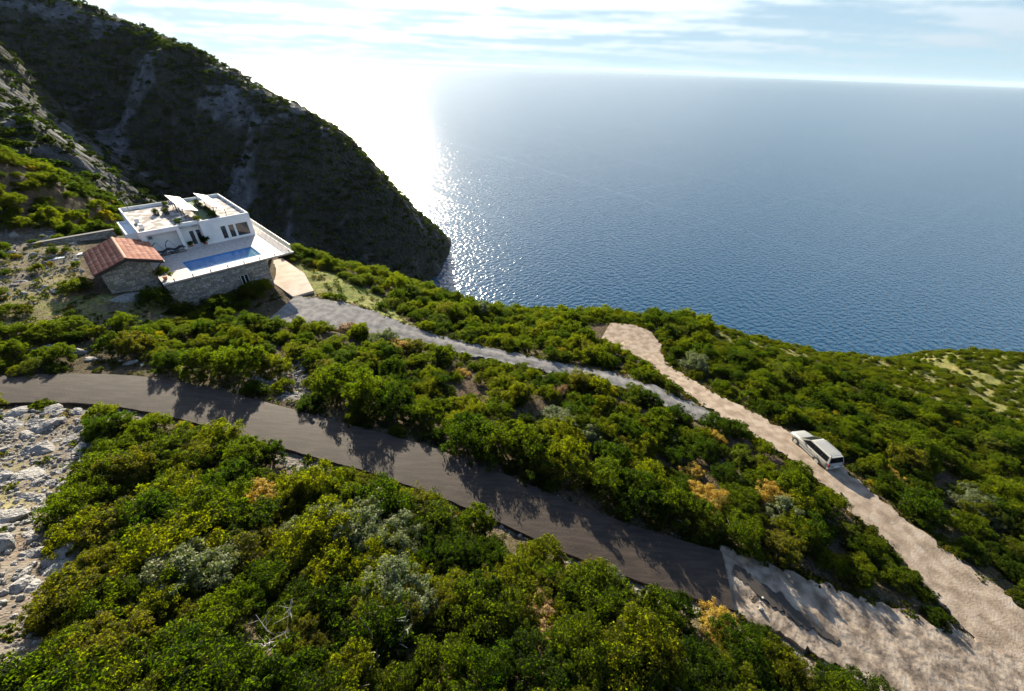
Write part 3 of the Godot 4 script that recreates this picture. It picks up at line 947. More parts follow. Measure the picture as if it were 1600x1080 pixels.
func set_rocks(list: Array, where: String, sm: Material) -> void:
	list.sort_custom(func(a, b): return screen(a[0]).x < screen(b[0]).x)
	var by := {}
	var done_ := 0
	for q in list:
		var s := screen(q[0])
		if s.z < 0 or s.x < -60 or s.x > 1660 or s.y < -20 or s.y > 1120: continue
		var size := "large" if q[1] > 0.62 else "middling" if q[1] > 0.36 else "small"
		size += "|" + ("" if list.size() < 16 else ["far left", "left", "centre", "right", "far right"][clampi(done_ * 5 / list.size(), 0, 4)])
		done_ += 1
		if not by.has(size): by[size] = []
		by[size].append(q)
	for size in by:
		for k in by[size].size():
			var q = by[size][k]
			var n: int = by[size].size()
			var kind: PackedStringArray = size.split("|")
			var spot: String = (", " + kind[1] if kind[1] != "" else "") + (", " + ordinal(k, n) if n > 1 else "")
			var o := top("boulder", rock_shapes[q[2]], sm, kind[0] + " pale boulder " + where + spot, "boulder", "", kind[0] + " boulders " + where)
			o.transform = Transform3D((Basis(Vector3.UP, q[3]) * Basis(Vector3.RIGHT, q[4])).scaled(Vector3.ONE * q[1]), q[0])

func build_dead_wood() -> void:
	var grey := paint("dead_wood", lin(0.42, 0.40, 0.37), 0.85, 0.0, 0.2)
	rng.seed = 909
	for q in DEAD:
		var o := thing("dead_branch", q[3], "branch", Vector3(q[0], height(q[0], q[1]), q[1]), rng.randf() * TAU, "bare dead branches among the scrub")
		for k in 8:
			var a := rng.randf() * TAU
			var tip := Vector3(cos(a) * 0.9, rng.randf_range(1.2, 2.0), sin(a) * 0.9) * float(q[2])
			var mid := tip * 0.5 + Vector3(rng.randf_range(-0.2, 0.2), 0.15, rng.randf_range(-0.2, 0.2))
			var b := part("bough", tube_mesh([Vector3(0, -0.2, 0), mid, tip], [0.035, 0.022, 0.008], 5), grey, o)
			for j in 4:
				var from := mid.lerp(tip, j * 0.22)
				part("twig", tube_mesh([from, from + Vector3(rng.randf_range(-0.5, 0.5), rng.randf_range(0.1, 0.5), rng.randf_range(-0.5, 0.5))], [0.012, 0.004], 4), grey, b)

# ------------------------------------------------------------------ scrub
func zone_of(x: float, z: float) -> String:
	var a := way_side("asphalt", x, z)
	var road_z: float = a[0]
	if z > road_z: return "below the asphalt road" if x < 15.0 else "beside lower right bare ground"
	var l := villa_local(x, z)
	if l.x < 24.0 and l.y < -50.0 and x < -24.0: return "near villa and hut"
	var t := way_side("track", x, z)
	if x > 14.0 and z < -8.0 and x > t[1]: return "between dirt track and sea"
	var d := way_side("drive", x, z)
	if x < 22.0 and z < d[0]: return "between gravel drive and sea"
	return "between asphalt road and gravel drive"

func way_side(called: String, x: float, z: float) -> Array:
	# [z of the way at this x, x of the way at this z]
	var w: Array = ways[called]
	var best := [1e9, 0.0]
	var other := [1e9, 0.0]
	for p in w:
		if absf(p[0].x - x) < best[0]: best = [absf(p[0].x - x), p[0].z]
		if absf(p[0].z - z) < other[0]: other = [absf(p[0].z - z), p[0].x]
	return [best[1], other[1]]

var crowns := []
var stems := []
var far_crowns := []

func build_scrub() -> void:
	for k in 8: crowns.append(crown_mesh(200 + k, 16 + k * 2, 18000, 0.086, 1.15 + 0.04 * k, 0.9 + 0.06 * (k % 4), 10))
	for k in 4: stems.append(stem_mesh(300 + k))
	for k in 3: far_crowns.append(crown_mesh(400 + k, 7, 420, 0.5, 1.1, 0.8, 3))
	var tone_mats := []
	for t in TONES: tone_mats.append(leaf_material("leaf " + t[0], t[1], t[2]))
	var bark := paint("bark", lin(0.14, 0.115, 0.09), 0.9, 0.0, 0.2)
	rng.seed = 4242
	var all := []   # [x, z, scale, tone, shape, turn, squash]
	for q in ROADSIDE: all.append([q[0], q[1], q[2], q[3], rng.randi() % 8, rng.randf() * TAU, rng.randf_range(0.85, 1.1)])
	for q in GOLDEN: all.append([q[0], q[1], q[2], q[3], rng.randi() % 8, rng.randf() * TAU, rng.randf_range(0.65, 0.85)])
	for q in GOLDEN + ROADSIDE: kept_clear.append([q[0], q[1], q[2] * 1.25])
	for q in BOULDERS: kept_clear.append([q[0], q[1], 1.6])
	kept_clear.append([HUT_BOULDER[0], HUT_BOULDER[1], 3.2])
	var x := -98.0
	while x < 130.0:
		var z := -122.0
		while z < 20.0:
			seed_shrub(all, x + rng.randf_range(-0.8, 0.8), z + rng.randf_range(-0.8, 0.8))
			if in_poly("shelf", x, z):
				for k in 2: seed_shrub(all, x + rng.randf_range(-0.9, 0.9), z + rng.randf_range(-0.9, 0.9))
			z += 1.42
		x += 1.42
	print("shrubs ", all.size())
	# the 300 that show largest stand as single shrubs
	var ranked := []
	for k in all.size():
		var q = all[k]
		var p := Vector3(q[0], height(q[0], q[1]) - 0.1, q[1])
		q.append(p)
		var s := screen(p + Vector3(0, q[2], 0))
		var shows: bool = s.z > 0 and s.x > 0 and s.x < 1600 and s.y > 0 and s.y < 1080
		var bonus := 1.6 if q[3] >= 5 else 1.0
		ranked.append([(q[2] / s.z * bonus) if shows else 0.0, k, s])
	ranked.sort_custom(func(a, b): return a[0] > b[0])
	var single := {}
	var sets := {}
	for r in ranked.slice(0, 310):
		if r[0] <= 0.0: break
		var q = all[r[1]]
		single[r[1]] = true
		var size := "large" if q[2] > 1.15 else "middling" if q[2] > 0.8 else "small"
		var third: String = ["far left", "left", "middle left", "middle right", "right", "far right"][clampi(int(r[2].x / 267.0), 0, 5)]
		var key: String = "%s %s shrub %s, %s" % [size, TONES[q[3]][0], zone_of(q[0], q[1]), third]
		if not sets.has(key): sets[key] = []
		sets[key].append([r[2].x, q])
	for key in sets:
		sets[key].sort_custom(func(a, b): return a[0] < b[0])
		var n: int = sets[key].size()
		for k in n:
			var q = sets[key][k][1]
			var label: String = key
			if n > 1 and n <= 17: label += ", " + ordinal(k, n)
			var called: String = "golden_shrub" if q[3] == 5 else "russet_shrub" if q[3] == 6 else "silvery_shrub" if q[3] == 4 else "green_shrub"
			var o := thing(called, label, "shrub", q[7], q[5], key)
			o.scale = Vector3(q[2], q[2] * q[6], q[2])
			part("foliage", crowns[q[4]], tone_mats[q[3]], o)
			part("stem", stems[q[4] % 4], bark, o)
	# the rest of the scrub
	var root := Node3D.new()
	root.name = "scrub"
	add_child(root)
	tag(root, "dense evergreen scrub covering the hillside down to the sea", "scrub", "", "stuff")
	var heap := []
	for k in 8: heap.append([])
	for k in all.size():
		if not single.has(k): heap[all[k][4]].append(all[k])
	var tint := leaf_material("leaf scrub", Color.WHITE, Color(1.2, 1.3, 0.26))
	for k in 8: spread_crowns(root, "scrub_foliage", crowns[k], tint, heap[k])
	# low cover between the shrubs
	var low := []
	for k in 12000:
		var q := Vector2(rng.randf_range(-70, 75), rng.randf_range(-75, 4))
		if k % 3 == 0:
			var w: Array = ways[["track", "drive", "track", "rubble"][rng.randi() % 4]]
			var p: Array = w[rng.randi() % w.size()]
			var a := rng.randf() * TAU
			q = Vector2(p[0].x + cos(a) * (p[1] + 0.15), p[0].z + sin(a) * (p[1] + 0.15))
			if not clear_of_ways(q.x, q.y, -0.15): continue
		elif not clear_of_ways(q.x, q.y, 0.25): continue
		if built_over(q.x, q.y): continue
		if in_poly("scree", q.x, q.y) and rng.randf() < 0.8: continue
		if in_poly("junction", q.x, q.y) and rng.randf() < 0.9: continue
		var tone: int = [1, 2, 3, 3, 3, 4, 6][rng.randi() % 7]
		low.append([q.x, q.y, rng.randf_range(0.12, 0.34), tone, 0, rng.randf() * TAU, rng.randf_range(0.5, 0.9), Vector3(q.x, height(q.x, q.y) - 0.03, q.y)])
	var cover := Node3D.new()
	cover.name = "ground_cover"
	add_child(cover)
	tag(cover, "low herbs and dwarf bushes growing between the shrubs", "ground cover", "", "stuff")
	spread_crowns(cover, "herb_foliage", crown_mesh(500, 9, 420, 0.42, 1.2, 0.8, 3), tint, low)
	# the headland's cover
	var away := []
	x = -330.0
	while x < 10.0:
		var z := -330.0
		while z < -60.0:
			var px := x + rng.randf_range(-1.2, 1.2)
			var pz := z + rng.randf_range(-1.2, 1.2)
			var d := -(px + 40.0) * 0.35 - (pz + 88.0) * 0.94
			if d > 2.0 or px < -100.0:
				var h := height(px, pz)
				if h > 3.0 and not (px > -100.0 and d < 20.0 and rng.randf() < 0.3):
					var c := soil(Vector3(px, h, pz), Vector3.UP)
					var bare := c.b > 0.09
					if not (bare and rng.randf() < 0.5):
						var tone: int = [7, 7, 7, 8, 8, 0, 7, 8, 0][rng.randi() % 9]
						away.append([px, pz, rng.randf_range(0.7, 1.5) * (0.6 if bare else 1.0), tone, rng.randi() % 3, rng.randf() * TAU, rng.randf_range(0.6, 1.0), Vector3(px, h - 0.3, pz)])
			z += 2.5
		x += 2.5
	print("far ", away.size())
	var wood := Node3D.new()
	wood.name = "headland_scrub"
	add_child(wood)
	tag(wood, "dark scrub clothing the headland and the mountain behind the villa", "scrub", "", "stuff")
	for k in 3: spread_crowns(wood, "headland_foliage", far_crowns[k], tint, away.filter(func(q): return q[4] == k))

func built_over(x: float, z: float) -> bool:
	var l := villa_local(x, z)
	if l.x > -3.2 and l.x < 20.6 and l.y > -89.5 and l.y < -60.6: return true
	return l.x > 14.6 and l.x < 20.8 and l.y > -71.0 and l.y < -56.0

var kept_clear := []   # [x, z, radius] round plants and stones set by hand

func seed_shrub(all: Array, x: float, z: float) -> void:
	var b := base_height(x, z)
	if b < 1.0: return
	var d := -(x + 40.0) * 0.35 - (z + 88.0) * 0.94
	if d > 12.0: return
	var s := screen(Vector3(x, b + 1.0, z))
	if s.z < 0 or s.x < -330 or s.x > 1930 or s.y > 1420: return
	if built_over(x, z): return
	for q in kept_clear:
		if Vector2(x - q[0], z - q[1]).length_squared() < q[2] * q[2]: return
	var keep := 0.92
	var big := 1.0 + 0.45 * patch.get_noise_2d(x * 1.7, z * 1.7 + 300.0)
	if in_poly("scree", x, z): keep = 0.11
	elif in_poly("junction", x, z): keep = 0.015
	elif in_poly("grass_hut", x, z): keep = 0.10; 
	elif in_poly("lawn", x, z) or in_poly("terrace_lawn", x, z): keep = 0.03
	elif in_poly("stony", x, z): keep = 0.22
	elif in_poly("bank", x, z): keep = 0.06
	elif in_poly("verge_a", x, z) or in_poly("verge_b", x, z) or in_poly("verge_c", x, z): keep = 0.07
	if keep < 0.3: big *= 0.6
	if rng.randf() > keep * ((1.0 if z > -20.0 and x < 14.0 else 0.84) + 0.5 * patch.get_noise_2d(x * 2.6 + 40.0, z * 2.6)): return
	var size := big * rng.randf_range(0.5, 1.2) * (1.18 if z > -20.0 and x < 12.0 else 1.0)
	var shelf := in_poly("shelf", x, z)
	if shelf: size *= 0.42
	for called in ways:
		var n := way_near(called, x, z)
		var gap: float = n[0] - n[2]
		if gap < 0.5: return
		if called == "asphalt" and x > -19.0 and z > way_side("asphalt", x, z)[0]:
			if gap < 1.1: return
			size = minf(size, gap / 1.55)
		size = minf(size, gap / (1.3 if called == "drive" else 1.9 if called == "track" else 1.1))
	if size < 0.35: return
	var t := rng.randf() + patch.get_noise_2d(x * 1.1 + 500.0, z * 1.1) * 0.35
	var tone := 0 if t < 0.27 else 1 if t < 0.54 else 2 if t < 0.80 else 3 if t < 0.97 else 4
	var odd := rng.randf() * (0.55 if x > -12.0 and x < 26.0 and z < -16.0 and z > -42.0 else 1.0)
	if odd < 0.022: tone = 5
	elif odd < 0.042: tone = 6
	if shelf and tone < 2 and rng.randf() < 0.75: tone = 2 + rng.randi() % 2
	if tone >= 5: size *= 0.6
	all.append([x, z, size, tone, rng.randi() % 8, rng.randf() * TAU, rng.randf_range(0.65, 1.1)])

func spread_crowns(root: Node3D, called: String, mesh: Mesh, m: Material, list: Array) -> void:
	if list.is_empty(): return
	var mm := MultiMesh.new()
	mm.transform_format = MultiMesh.TRANSFORM_3D
	mm.use_colors = true
	mm.mesh = mesh
	mm.instance_count = list.size()
	for k in list.size():
		var q = list[k]
		mm.set_instance_transform(k, Transform3D(Basis(Vector3.UP, q[5]).scaled(Vector3(q[2], q[2] * q[6], q[2])), q[7]))
		mm.set_instance_color(k, TONES[q[3]][1])
	var o := MultiMeshInstance3D.new()
	o.name = called
	o.multimesh = mm
	o.material_override = m
	root.add_child(o, true)
	o.set_meta("kind", "stuff")

# ------------------------------------------------------------------ villa
const VILLA_AT := Vector3(11, 71.5, -73)   # across, height, depth in the villa's own axes
const VILLA_TURN := 0.8322

const ROOF_PLANTS := ["between the sun shades, rearmost", "between the sun shades, second", "between the sun shades, third", "between the sun shades, fourth", "between the sun shades, frontmost", "by the front parapet, right", "by the front parapet, left", "by the rear parapet", "mid-roof, left", "mid-roof, right"]

func villa_world(across: float, y: float, depth: float) -> Vector3:
	return VE * across + VN * depth + Vector3(0, y, 0)

func v3(across: float, y: float, depth: float) -> Vector3:
	return Vector3(across - VILLA_AT.x, y, depth - VILLA_AT.z)

func vbox(parent: Node, called: String, x0: float, y0: float, z0: float, x1: float, y1: float, z1: float, m: Material, bevel := 0.0) -> MeshInstance3D:
	return part(called, box_mesh(v3(x0, y0, z0), v3(x1, y1, z1), bevel), m, parent)

func wall_mesh(x0: float, x1: float, y0: float, y1: float, zf: float, thick: float, holes: Array) -> ArrayMesh:
	# a wall that faces +z at depth zf with rectangular openings [xa, xb, ya, yb], sorted by xa
	var st := st_new()
	var at := x0
	for h in holes:
		if h[0] > at: bx(st, v3(at, y0, zf - thick), v3(h[0], y1, zf))
		if h[2] > y0: bx(st, v3(h[0], y0, zf - thick), v3(h[1], h[2], zf))
		if h[3] < y1: bx(st, v3(h[0], h[3], zf - thick), v3(h[1], y1, zf))
		at = h[1]
	if at < x1: bx(st, v3(at, y0, zf - thick), v3(x1, y1, zf))
	return done(st)

func glazed(parent: Node, called: String, x0: float, x1: float, y0: float, y1: float, zf: float, bars: int) -> void:
	var frame := paint("window_frame", lin(0.78, 0.79, 0.80), 0.4)
	var glass := paint("window_glass", lin(0.012, 0.018, 0.025), 0.04, 0.0, 0.7)
	var st := st_new()
	var t := 0.06
	bx(st, v3(x0, y0, zf - 0.14), v3(x0 + t, y1, zf - 0.05))
	bx(st, v3(x1 - t, y0, zf - 0.14), v3(x1, y1, zf - 0.05))
	bx(st, v3(x0 + t, y0, zf - 0.14), v3(x1 - t, y0 + t, zf - 0.05))
	bx(st, v3(x0 + t, y1 - t, zf - 0.14), v3(x1 - t, y1, zf - 0.05))
	for k in bars:
		var c := lerpf(x0, x1, (k + 1.0) / (bars + 1.0))
		bx(st, v3(c - 0.03, y0 + t, zf - 0.13), v3(c + 0.03, y1 - t, zf - 0.06))
	var o := part(called, done(st), frame, parent)
	for k in bars + 1:
		var a := lerpf(x0, x1, k / (bars + 1.0)) + 0.03
		var b := lerpf(x0, x1, (k + 1.0) / (bars + 1.0)) - 0.03
		part("pane", box_mesh(v3(a + 0.02, y0 + t, zf - 0.105), v3(b - 0.02, y1 - t, zf - 0.09)), glass, o)

func stone_facing(x0: float, x1: float, y0: float, y1: float, holes: Array, seed_: int, put: Callable, top_line: Callable) -> ArrayMesh:
	# rough coursed stones proud of a wall; put(across, y, out) places a point, top_line(across) is the wall's upper edge
	var r := RandomNumberGenerator.new()
	r.seed = seed_
	var st := st_new()
	var y := y0
	while y < y1:
		var ch := r.randf_range(0.2, 0.34)
		var x := x0 + r.randf_range(-0.2, 0.0)
		while x < x1:
			var cw := r.randf_range(0.24, 0.6)
			var a := maxf(x, x0)
			var b := minf(x + cw, x1)
			x += cw
			var hi := minf(minf(y + ch, y1), top_line.call((a + b) / 2.0))
			if b - a < 0.08 or hi - y < 0.06: continue
			var cut := false
			for h in holes:
				if b > h[0] - 0.05 and a < h[1] + 0.05 and hi > h[2] - 0.05 and y < h[3] + 0.05: cut = true
			if cut: continue
			var g := 0.022
			var tone := r.randf_range(0.6, 1.35)
			st.set_color(Color(0.34 * tone, 0.315 * tone, 0.29 * tone * r.randf_range(0.85, 1.1)))
			var p := []
			for q in [[a, y], [b, y], [b, hi], [a, hi]]:
				var j := Vector2(r.randf_range(0.3, 1.6), r.randf_range(0.3, 1.6)) * g
				var sx := 1.0 if q[0] == a else -1.0
				var sy := 1.0 if q[1] == y else -1.0
				p.append([q[0] + sx * j.x, q[1] + sy * j.y])
			var out := r.randf_range(0.03, 0.09)
			var f := []
			var k := []
			for q in p:
				f.append(put.call(lerpf(q[0], (a + b) / 2, 0.12), lerpf(q[1], (y + hi) / 2, 0.12), out))
				k.append(put.call(q[0], q[1], -0.02))
			quad(st, f[3], f[2], f[1], f[0])
			for e in 4: quad(st, f[e], f[(e + 1) % 4], k[(e + 1) % 4], k[e])
		y += ch
	return done(st)

func build_villa() -> void:
	var white := paint("white_render", Color.WHITE, 0.85, 0.0, 0.3)
	white.albedo_texture = noise_tex(noise(61, 0.01, 4), 256, [0.0, 0.5, 1.0], [lin(0.66, 0.67, 0.68), lin(0.76, 0.765, 0.77), lin(0.80, 0.80, 0.80)])
	triplanar(white, 7.0, false)
	var paving := paint("terrace_tiles", Color.WHITE, 0.7, 0.0, 0.35)
	paving.albedo_texture = noise_tex(noise(62, 0.02, 5), 512, [0.0, 0.42, 0.6, 1.0], [lin(0.34, 0.285, 0.255), lin(0.45, 0.39, 0.355), lin(0.50, 0.44, 0.40), lin(0.56, 0.50, 0.46)])
	triplanar(paving, 6.0, false)
	var grout := paint("grout", lin(0.16, 0.145, 0.13), 0.95)
	var stone := paint("facing_stone", Color.WHITE, 0.92, 0.0, 0.25)
	stone.vertex_color_use_as_albedo = true
	var blue := paint("pool_tiles", lin(0.015, 0.17, 0.50), 0.35)
	var o := thing("villa", "white flat-roofed villa with a pool terrace on a stone basement", "villa", villa_world(VILLA_AT.x, VILLA_AT.y, VILLA_AT.z), VILLA_TURN)
	# terrace slab around the pool
	var st := st_new()
	for q in [[3.2, 6.55, -73.3, -62.3], [15.4, 19.1, -73.3, -62.3], [6.55, 15.4, -73.3, -68.3], [6.55, 15.4, -64.1, -62.3], [17.9, 19.1, -88.6, -73.3]]:
		bx(st, v3(q[0], -0.3, q[2]), v3(q[1], 0.0, q[3]))
	part("terrace_floor", done(st), paving, o)
	vbox(o, "floor_slab", 3.6, -0.3, -88.5, 17.9, 0.02, -73.3, white)
	vbox(o, "terrace_edge", 3.2, -0.06, -62.3, 19.12, 0.05, -62.02, paint("edge_stone", lin(0.62, 0.57, 0.52), 0.7))
	st = st_new()
	bx(st, v3(6.55, -1.55, -68.3), v3(15.4, -1.4, -64.1))
	bx(st, v3(6.56, -1.4, -68.29), v3(6.62, -0.03, -64.11))
	bx(st, v3(15.33, -1.4, -68.29), v3(15.39, -0.03, -64.11))
	bx(st, v3(6.62, -1.4, -68.29), v3(15.33, -0.03, -68.23))
	bx(st, v3(6.62, -1.4, -64.17), v3(15.33, -0.03, -64.11))
	var pool := part("pool_basin", done(st), blue, o)
	var wet := paint("pool_water", lin(0.2, 0.55, 0.85), 0.03, 0.0, 0.5)
	wet.transparency = BaseMaterial3D.TRANSPARENCY_ALPHA
	wet.albedo_color.a = 0.25
	wet.normal_enabled = true
	wet.normal_texture = normal_tex(noise(64, 0.03, 3), 256, 3.0)
	wet.normal_scale = 0.15
	triplanar(wet, 3.0, false)
	st = st_new()
	quad(st, v3(6.62, -0.12, -68.23), v3(15.33, -0.12, -68.23), v3(15.33, -0.12, -64.17), v3(6.62, -0.12, -64.17))
	part("pool_water", done(st), wet, pool)
	# front walls
	part("front_wall", wall_mesh(11.0, 17.75, 0.02, 2.9, -73.4, 0.3, [[13.35, 14.1, 0.25, 2.25], [14.4, 15.2, 0.25, 2.25], [15.4, 17.2, 0.25, 2.25]]), white, o)
	part("front_wall", wall_mesh(8.45, 11.0, 0.02, 2.9, -74.25, 0.3, [[9.45, 10.1, 0.06, 2.2], [10.3, 10.95, 0.06, 2.2]]), white, o)
	part("front_wall", wall_mesh(4.5, 8.05, 0.02, 2.9, -74.35, 0.3, []), white, o)
	vbox(o, "pillar", 8.05, 0.02, -74.65, 8.45, 2.9, -73.2, white, 0.02)
	vbox(o, "side_wall", 3.9, 0.02, -88.3, 4.5, 2.9, -73.2, white)
	vbox(o, "side_wall", 17.45, 0.02, -88.3, 17.75, 2.9, -73.7, white)
	vbox(o, "return_wall", 10.96, 0.02, -74.25, 11.3, 2.9, -73.7, white)
	vbox(o, "rear_wall", 4.5, 0.02, -88.3, 17.45, 2.9, -88.0, white)
	vbox(o, "floor", 4.5, 0.03, -88.0, 17.45, 0.04, -74.7, paving)
	glazed(o, "window", 13.35, 14.1, 0.25, 2.25, -73.4, 0)
	glazed(o, "window", 14.4, 15.2, 0.25, 2.25, -73.4, 0)
	glazed(o, "window", 15.4, 17.2, 0.25, 2.25, -73.4, 0)
	glazed(o, "glass_door", 9.45, 10.1, 0.06, 2.2, -74.25, 0)
	glazed(o, "glass_door", 10.3, 10.95, 0.06, 2.2, -74.25, 0)
	vbox(o, "wall_vent", 4.75, 2.0, -74.35, 5.2, 2.4, -74.3, paint("grey_metal", lin(0.10, 0.14, 0.18), 0.5))
	# roof: deck, parapets, annex
	var deck := paint("roof_deck", Color.WHITE, 0.85, 0.0, 0.3)
	deck.albedo_texture = noise_tex(noise(65, 0.012, 4), 512, [0.0, 0.44, 0.5, 0.56, 1.0], [lin(0.20, 0.165, 0.15), lin(0.25, 0.21, 0.19), lin(0.31, 0.275, 0.25), lin(0.46, 0.44, 0.42), lin(0.55, 0.53, 0.51)])
	triplanar(deck, 12.0, false)
	vbox(o, "roof_deck", 4.1, 2.9, -88.1, 17.55, 3.06, -73.45, deck)
	vbox(o, "parapet", 3.9, 2.9, -88.3, 4.1, 3.5, -73.2, white, 0.02)
	vbox(o, "parapet", 17.55, 2.9, -88.3, 17.76, 3.5, -73.39, white, 0.02)
	vbox(o, "parapet", 4.1, 2.9, -88.3, 17.55, 3.5, -88.1, white, 0.02)
	vbox(o, "parapet", 4.1, 2.9, -73.45, 8.46, 3.5, -73.19, white, 0.02)
	vbox(o, "parapet", 8.46, 2.9, -74.3, 11.0, 3.5, -74.05, white, 0.02)
	vbox(o, "parapet", 11.0, 2.9, -73.65, 17.55, 3.5, -73.39, white, 0.02)
	st = st_new()
	bx(st, v3(2.75, -1.0, -83.8), v3(3.9, 2.3, -76.6))
	bx(st, v3(2.75, 2.3, -83.8), v3(2.95, 2.65, -76.6))
	bx(st, v3(2.95, 2.3, -76.85), v3(3.9, 2.65, -76.6))
	bx(st, v3(2.95, 2.3, -83.8), v3(3.9, 2.65, -83.6))
	part("annex", done(st), white, o)
	vbox(o, "roof_turf", 11.9, 3.06, -87.6, 13.7, 3.1, -74.4, paint("turf", lin(0.10, 0.16, 0.07), 0.95))
	# basement, its stones, columns and window
	part("basement_wall", wall_mesh(3.3, 15.2, -5.0, -0.3, -62.1, 0.3, [[11.4, 12.35, -3.5, -1.45]]), grout, o)
	vbox(o, "basement_wall", 14.9, -5.0, -88.4, 15.2, -0.3, -62.4, grout)
	vbox(o, "basement_wall", 3.3, -5.0, -88.4, 3.6, -0.3, -62.4, grout)
	vbox(o, "basement_wall", 3.6, -5.0, -88.4, 14.9, -0.3, -88.1, grout)
	glazed(o, "basement_window", 11.4, 12.35, -3.5, -1.45, -62.1, 1)
	var level := func(_a): return 99.0
	var f := part("stone_facing", stone_facing(3.3, 15.2, -5.0, -0.32, [[11.4, 12.35, -3.5, -1.45]], 5, func(a, y, out): return v3(a, y, -62.1 + out), level), stone, o)
	f.set_meta("kind", "stuff")
	f = part("stone_facing", stone_facing(-88.4, -62.1, -5.0, -0.32, [], 6, func(a, y, out): return v3(15.2 + out, y, a), level), stone, o)
	f.set_meta("kind", "stuff")
	for z in [-72.5, -81.0]: vbox(o, "column", 18.4, -5.2, z - 0.2, 18.8, -0.3, z + 0.2, white, 0.03)
	# railing along the sea side of the terrace
	var rail := paint("railing_metal", lin(0.55, 0.55, 0.53), 0.45, 0.2)
	var zs := -62.5
	while zs > -80.1:
		vbox(o, "railing_post", 18.98, 0.0, zs - 0.03, 19.04, 1.0, zs + 0.03, rail)
		if zs > -78.5:
			st = st_new()
			for k in 13:
				var zz := zs - 0.11 - k * 0.122
				bx(st, v3(19.0, 0.1, zz - 0.012), v3(19.024, 0.95, zz + 0.012))
			bx(st, v3(18.995, 0.08, zs - 1.57), v3(19.03, 0.12, zs - 0.03))
			part("railing_bay", done(st), rail, o)
		zs -= 1.6
	vbox(o, "handrail", 18.97, 1.0, -80.1, 19.05, 1.06, -62.4, rail, 0.01)
	for k in 8:
		var x := 4.4 + k * 2.02
		part("edge_light", tube_mesh([v3(x, 0.05, -62.17), v3(x, 0.38, -62.17), v3(x, 0.4, -62.17)], [0.06, 0.06, 0.03], 8), paint("grey_metal", lin(0.1, 0.14, 0.18), 0.5), o)

	# things on the roof
	var panel := paint("shade_panel", lin(0.52, 0.515, 0.50), 0.6)
	var legs := paint("dark_frame", lin(0.05, 0.05, 0.055), 0.6)
	for q in [[10.1, 11.95, -86.8, -82.3, 4.75, 4.1, "rear white tilted sun-shade panel over the roof terrace, left pair"], [10.1, 12.1, -82.0, -77.0, 4.75, 4.05, "front white tilted sun-shade panel over the roof terrace, left pair"], [13.75, 15.4, -85.4, -75.6, 4.75, 4.1, "long white tilted sun-shade panel on the right of the roof terrace"]]:
		var s := thing("sun_shade", q[6], "sun shade", villa_world((q[0] + q[1]) / 2, 71.5 + 3.06, (q[2] + q[3]) / 2), VILLA_TURN, "sun shades on the villa roof")
		var w: float = (q[1] - q[0]) / 2
		var l: float = (q[3] - q[2]) / 2
		var ya: float = q[4] - 3.06
		var yb: float = q[5] - 3.06
		st = st_new()
		var tilt := atan2(yb - ya, 2 * w)
		bx(st, Vector3(-w / cos(tilt), -0.03, -l), Vector3(w / cos(tilt), 0.03, l), Transform3D(Basis(Vector3.BACK, tilt), Vector3(0, (ya + yb) / 2, 0)))
		part("panel", done(st), panel, s)
		for z in [-l + 0.15, 0.0, l - 0.15]:
			part("post", box_mesh(Vector3(-w + 0.1, 0, z - 0.04), Vector3(-w + 0.18, ya - 0.09, z + 0.04)), legs, s)
			part("post", box_mesh(Vector3(w - 0.18, 0, z - 0.04), Vector3(w - 0.1, yb - 0.02, z + 0.04)), legs, s)
		part("beam", box_mesh(Vector3(-w + 0.08, ya - 0.17, -l), Vector3(-w + 0.2, ya - 0.09, l)), legs, s)
	var a := thing("roof_antenna", "thin grey antenna mast on the rear left corner of the roof", "antenna", villa_world(5.0, 74.56, -87.0), VILLA_TURN)
	var am := paint("antenna_metal", lin(0.25, 0.26, 0.27), 0.4, 0.6)
	part("mast", tube_mesh([Vector3.ZERO, Vector3(-0.25, 2.2, 0)], [0.05, 0.035], 6), am, a)
	part("crossbar", tube_mesh([Vector3(-0.8, 1.9, 0), Vector3(0.4, 2.2, 0)], [0.025, 0.025], 5), am, a)
	for k in 5: part("element", tube_mesh([Vector3(-0.7 + k * 0.22, 1.93 + k * 0.055, -0.3), Vector3(-0.7 + k * 0.22, 1.93 + k * 0.055, 0.3)], [0.015, 0.015], 4), am, a)
	var dish := st_new()
	for i in 3:
		for j in 12:
			var pt := func(ii: int, jj: int) -> Vector3:
				var rr := ii / 3.0 * 0.4
				var t := TAU * jj / 12
				return Vector3(0.05 + rr * rr * 0.8, 1.3 + rr * sin(t), rr * cos(t))
			quad(dish, pt.call(i, j), pt.call(i, j + 1), pt.call(i + 1, j + 1), pt.call(i + 1, j))
	part("dish", done(dish), paint("dish_white", lin(0.6, 0.6, 0.6), 0.4), a)
	for q in [[4.75, -76.3, "white air-conditioning unit on the roof near the front left corner"], [4.75, -79.6, "white air-conditioning unit on the roof beside the left parapet, farther back"]]:
		var u := thing("air_conditioner", q[2], "air conditioner", villa_world(q[0], 74.56, q[1]), VILLA_TURN, "air conditioners on the roof")
		part("casing", box_mesh(Vector3(-0.25, 0.08, -0.42), Vector3(0.25, 0.72, 0.42), 0.03), paint("dish_white", lin(0.6, 0.6, 0.6), 0.4), u)
		part("fan_grille", tube_mesh([Vector3(0.25, 0.4, 0), Vector3(0.27, 0.4, 0)], [0.24, 0.24], 14), legs, u)
		for z in [-0.3, 0.3]: part("foot", box_mesh(Vector3(-0.22, 0, z - 0.04), Vector3(0.22, 0.08, z + 0.04)), legs, u)
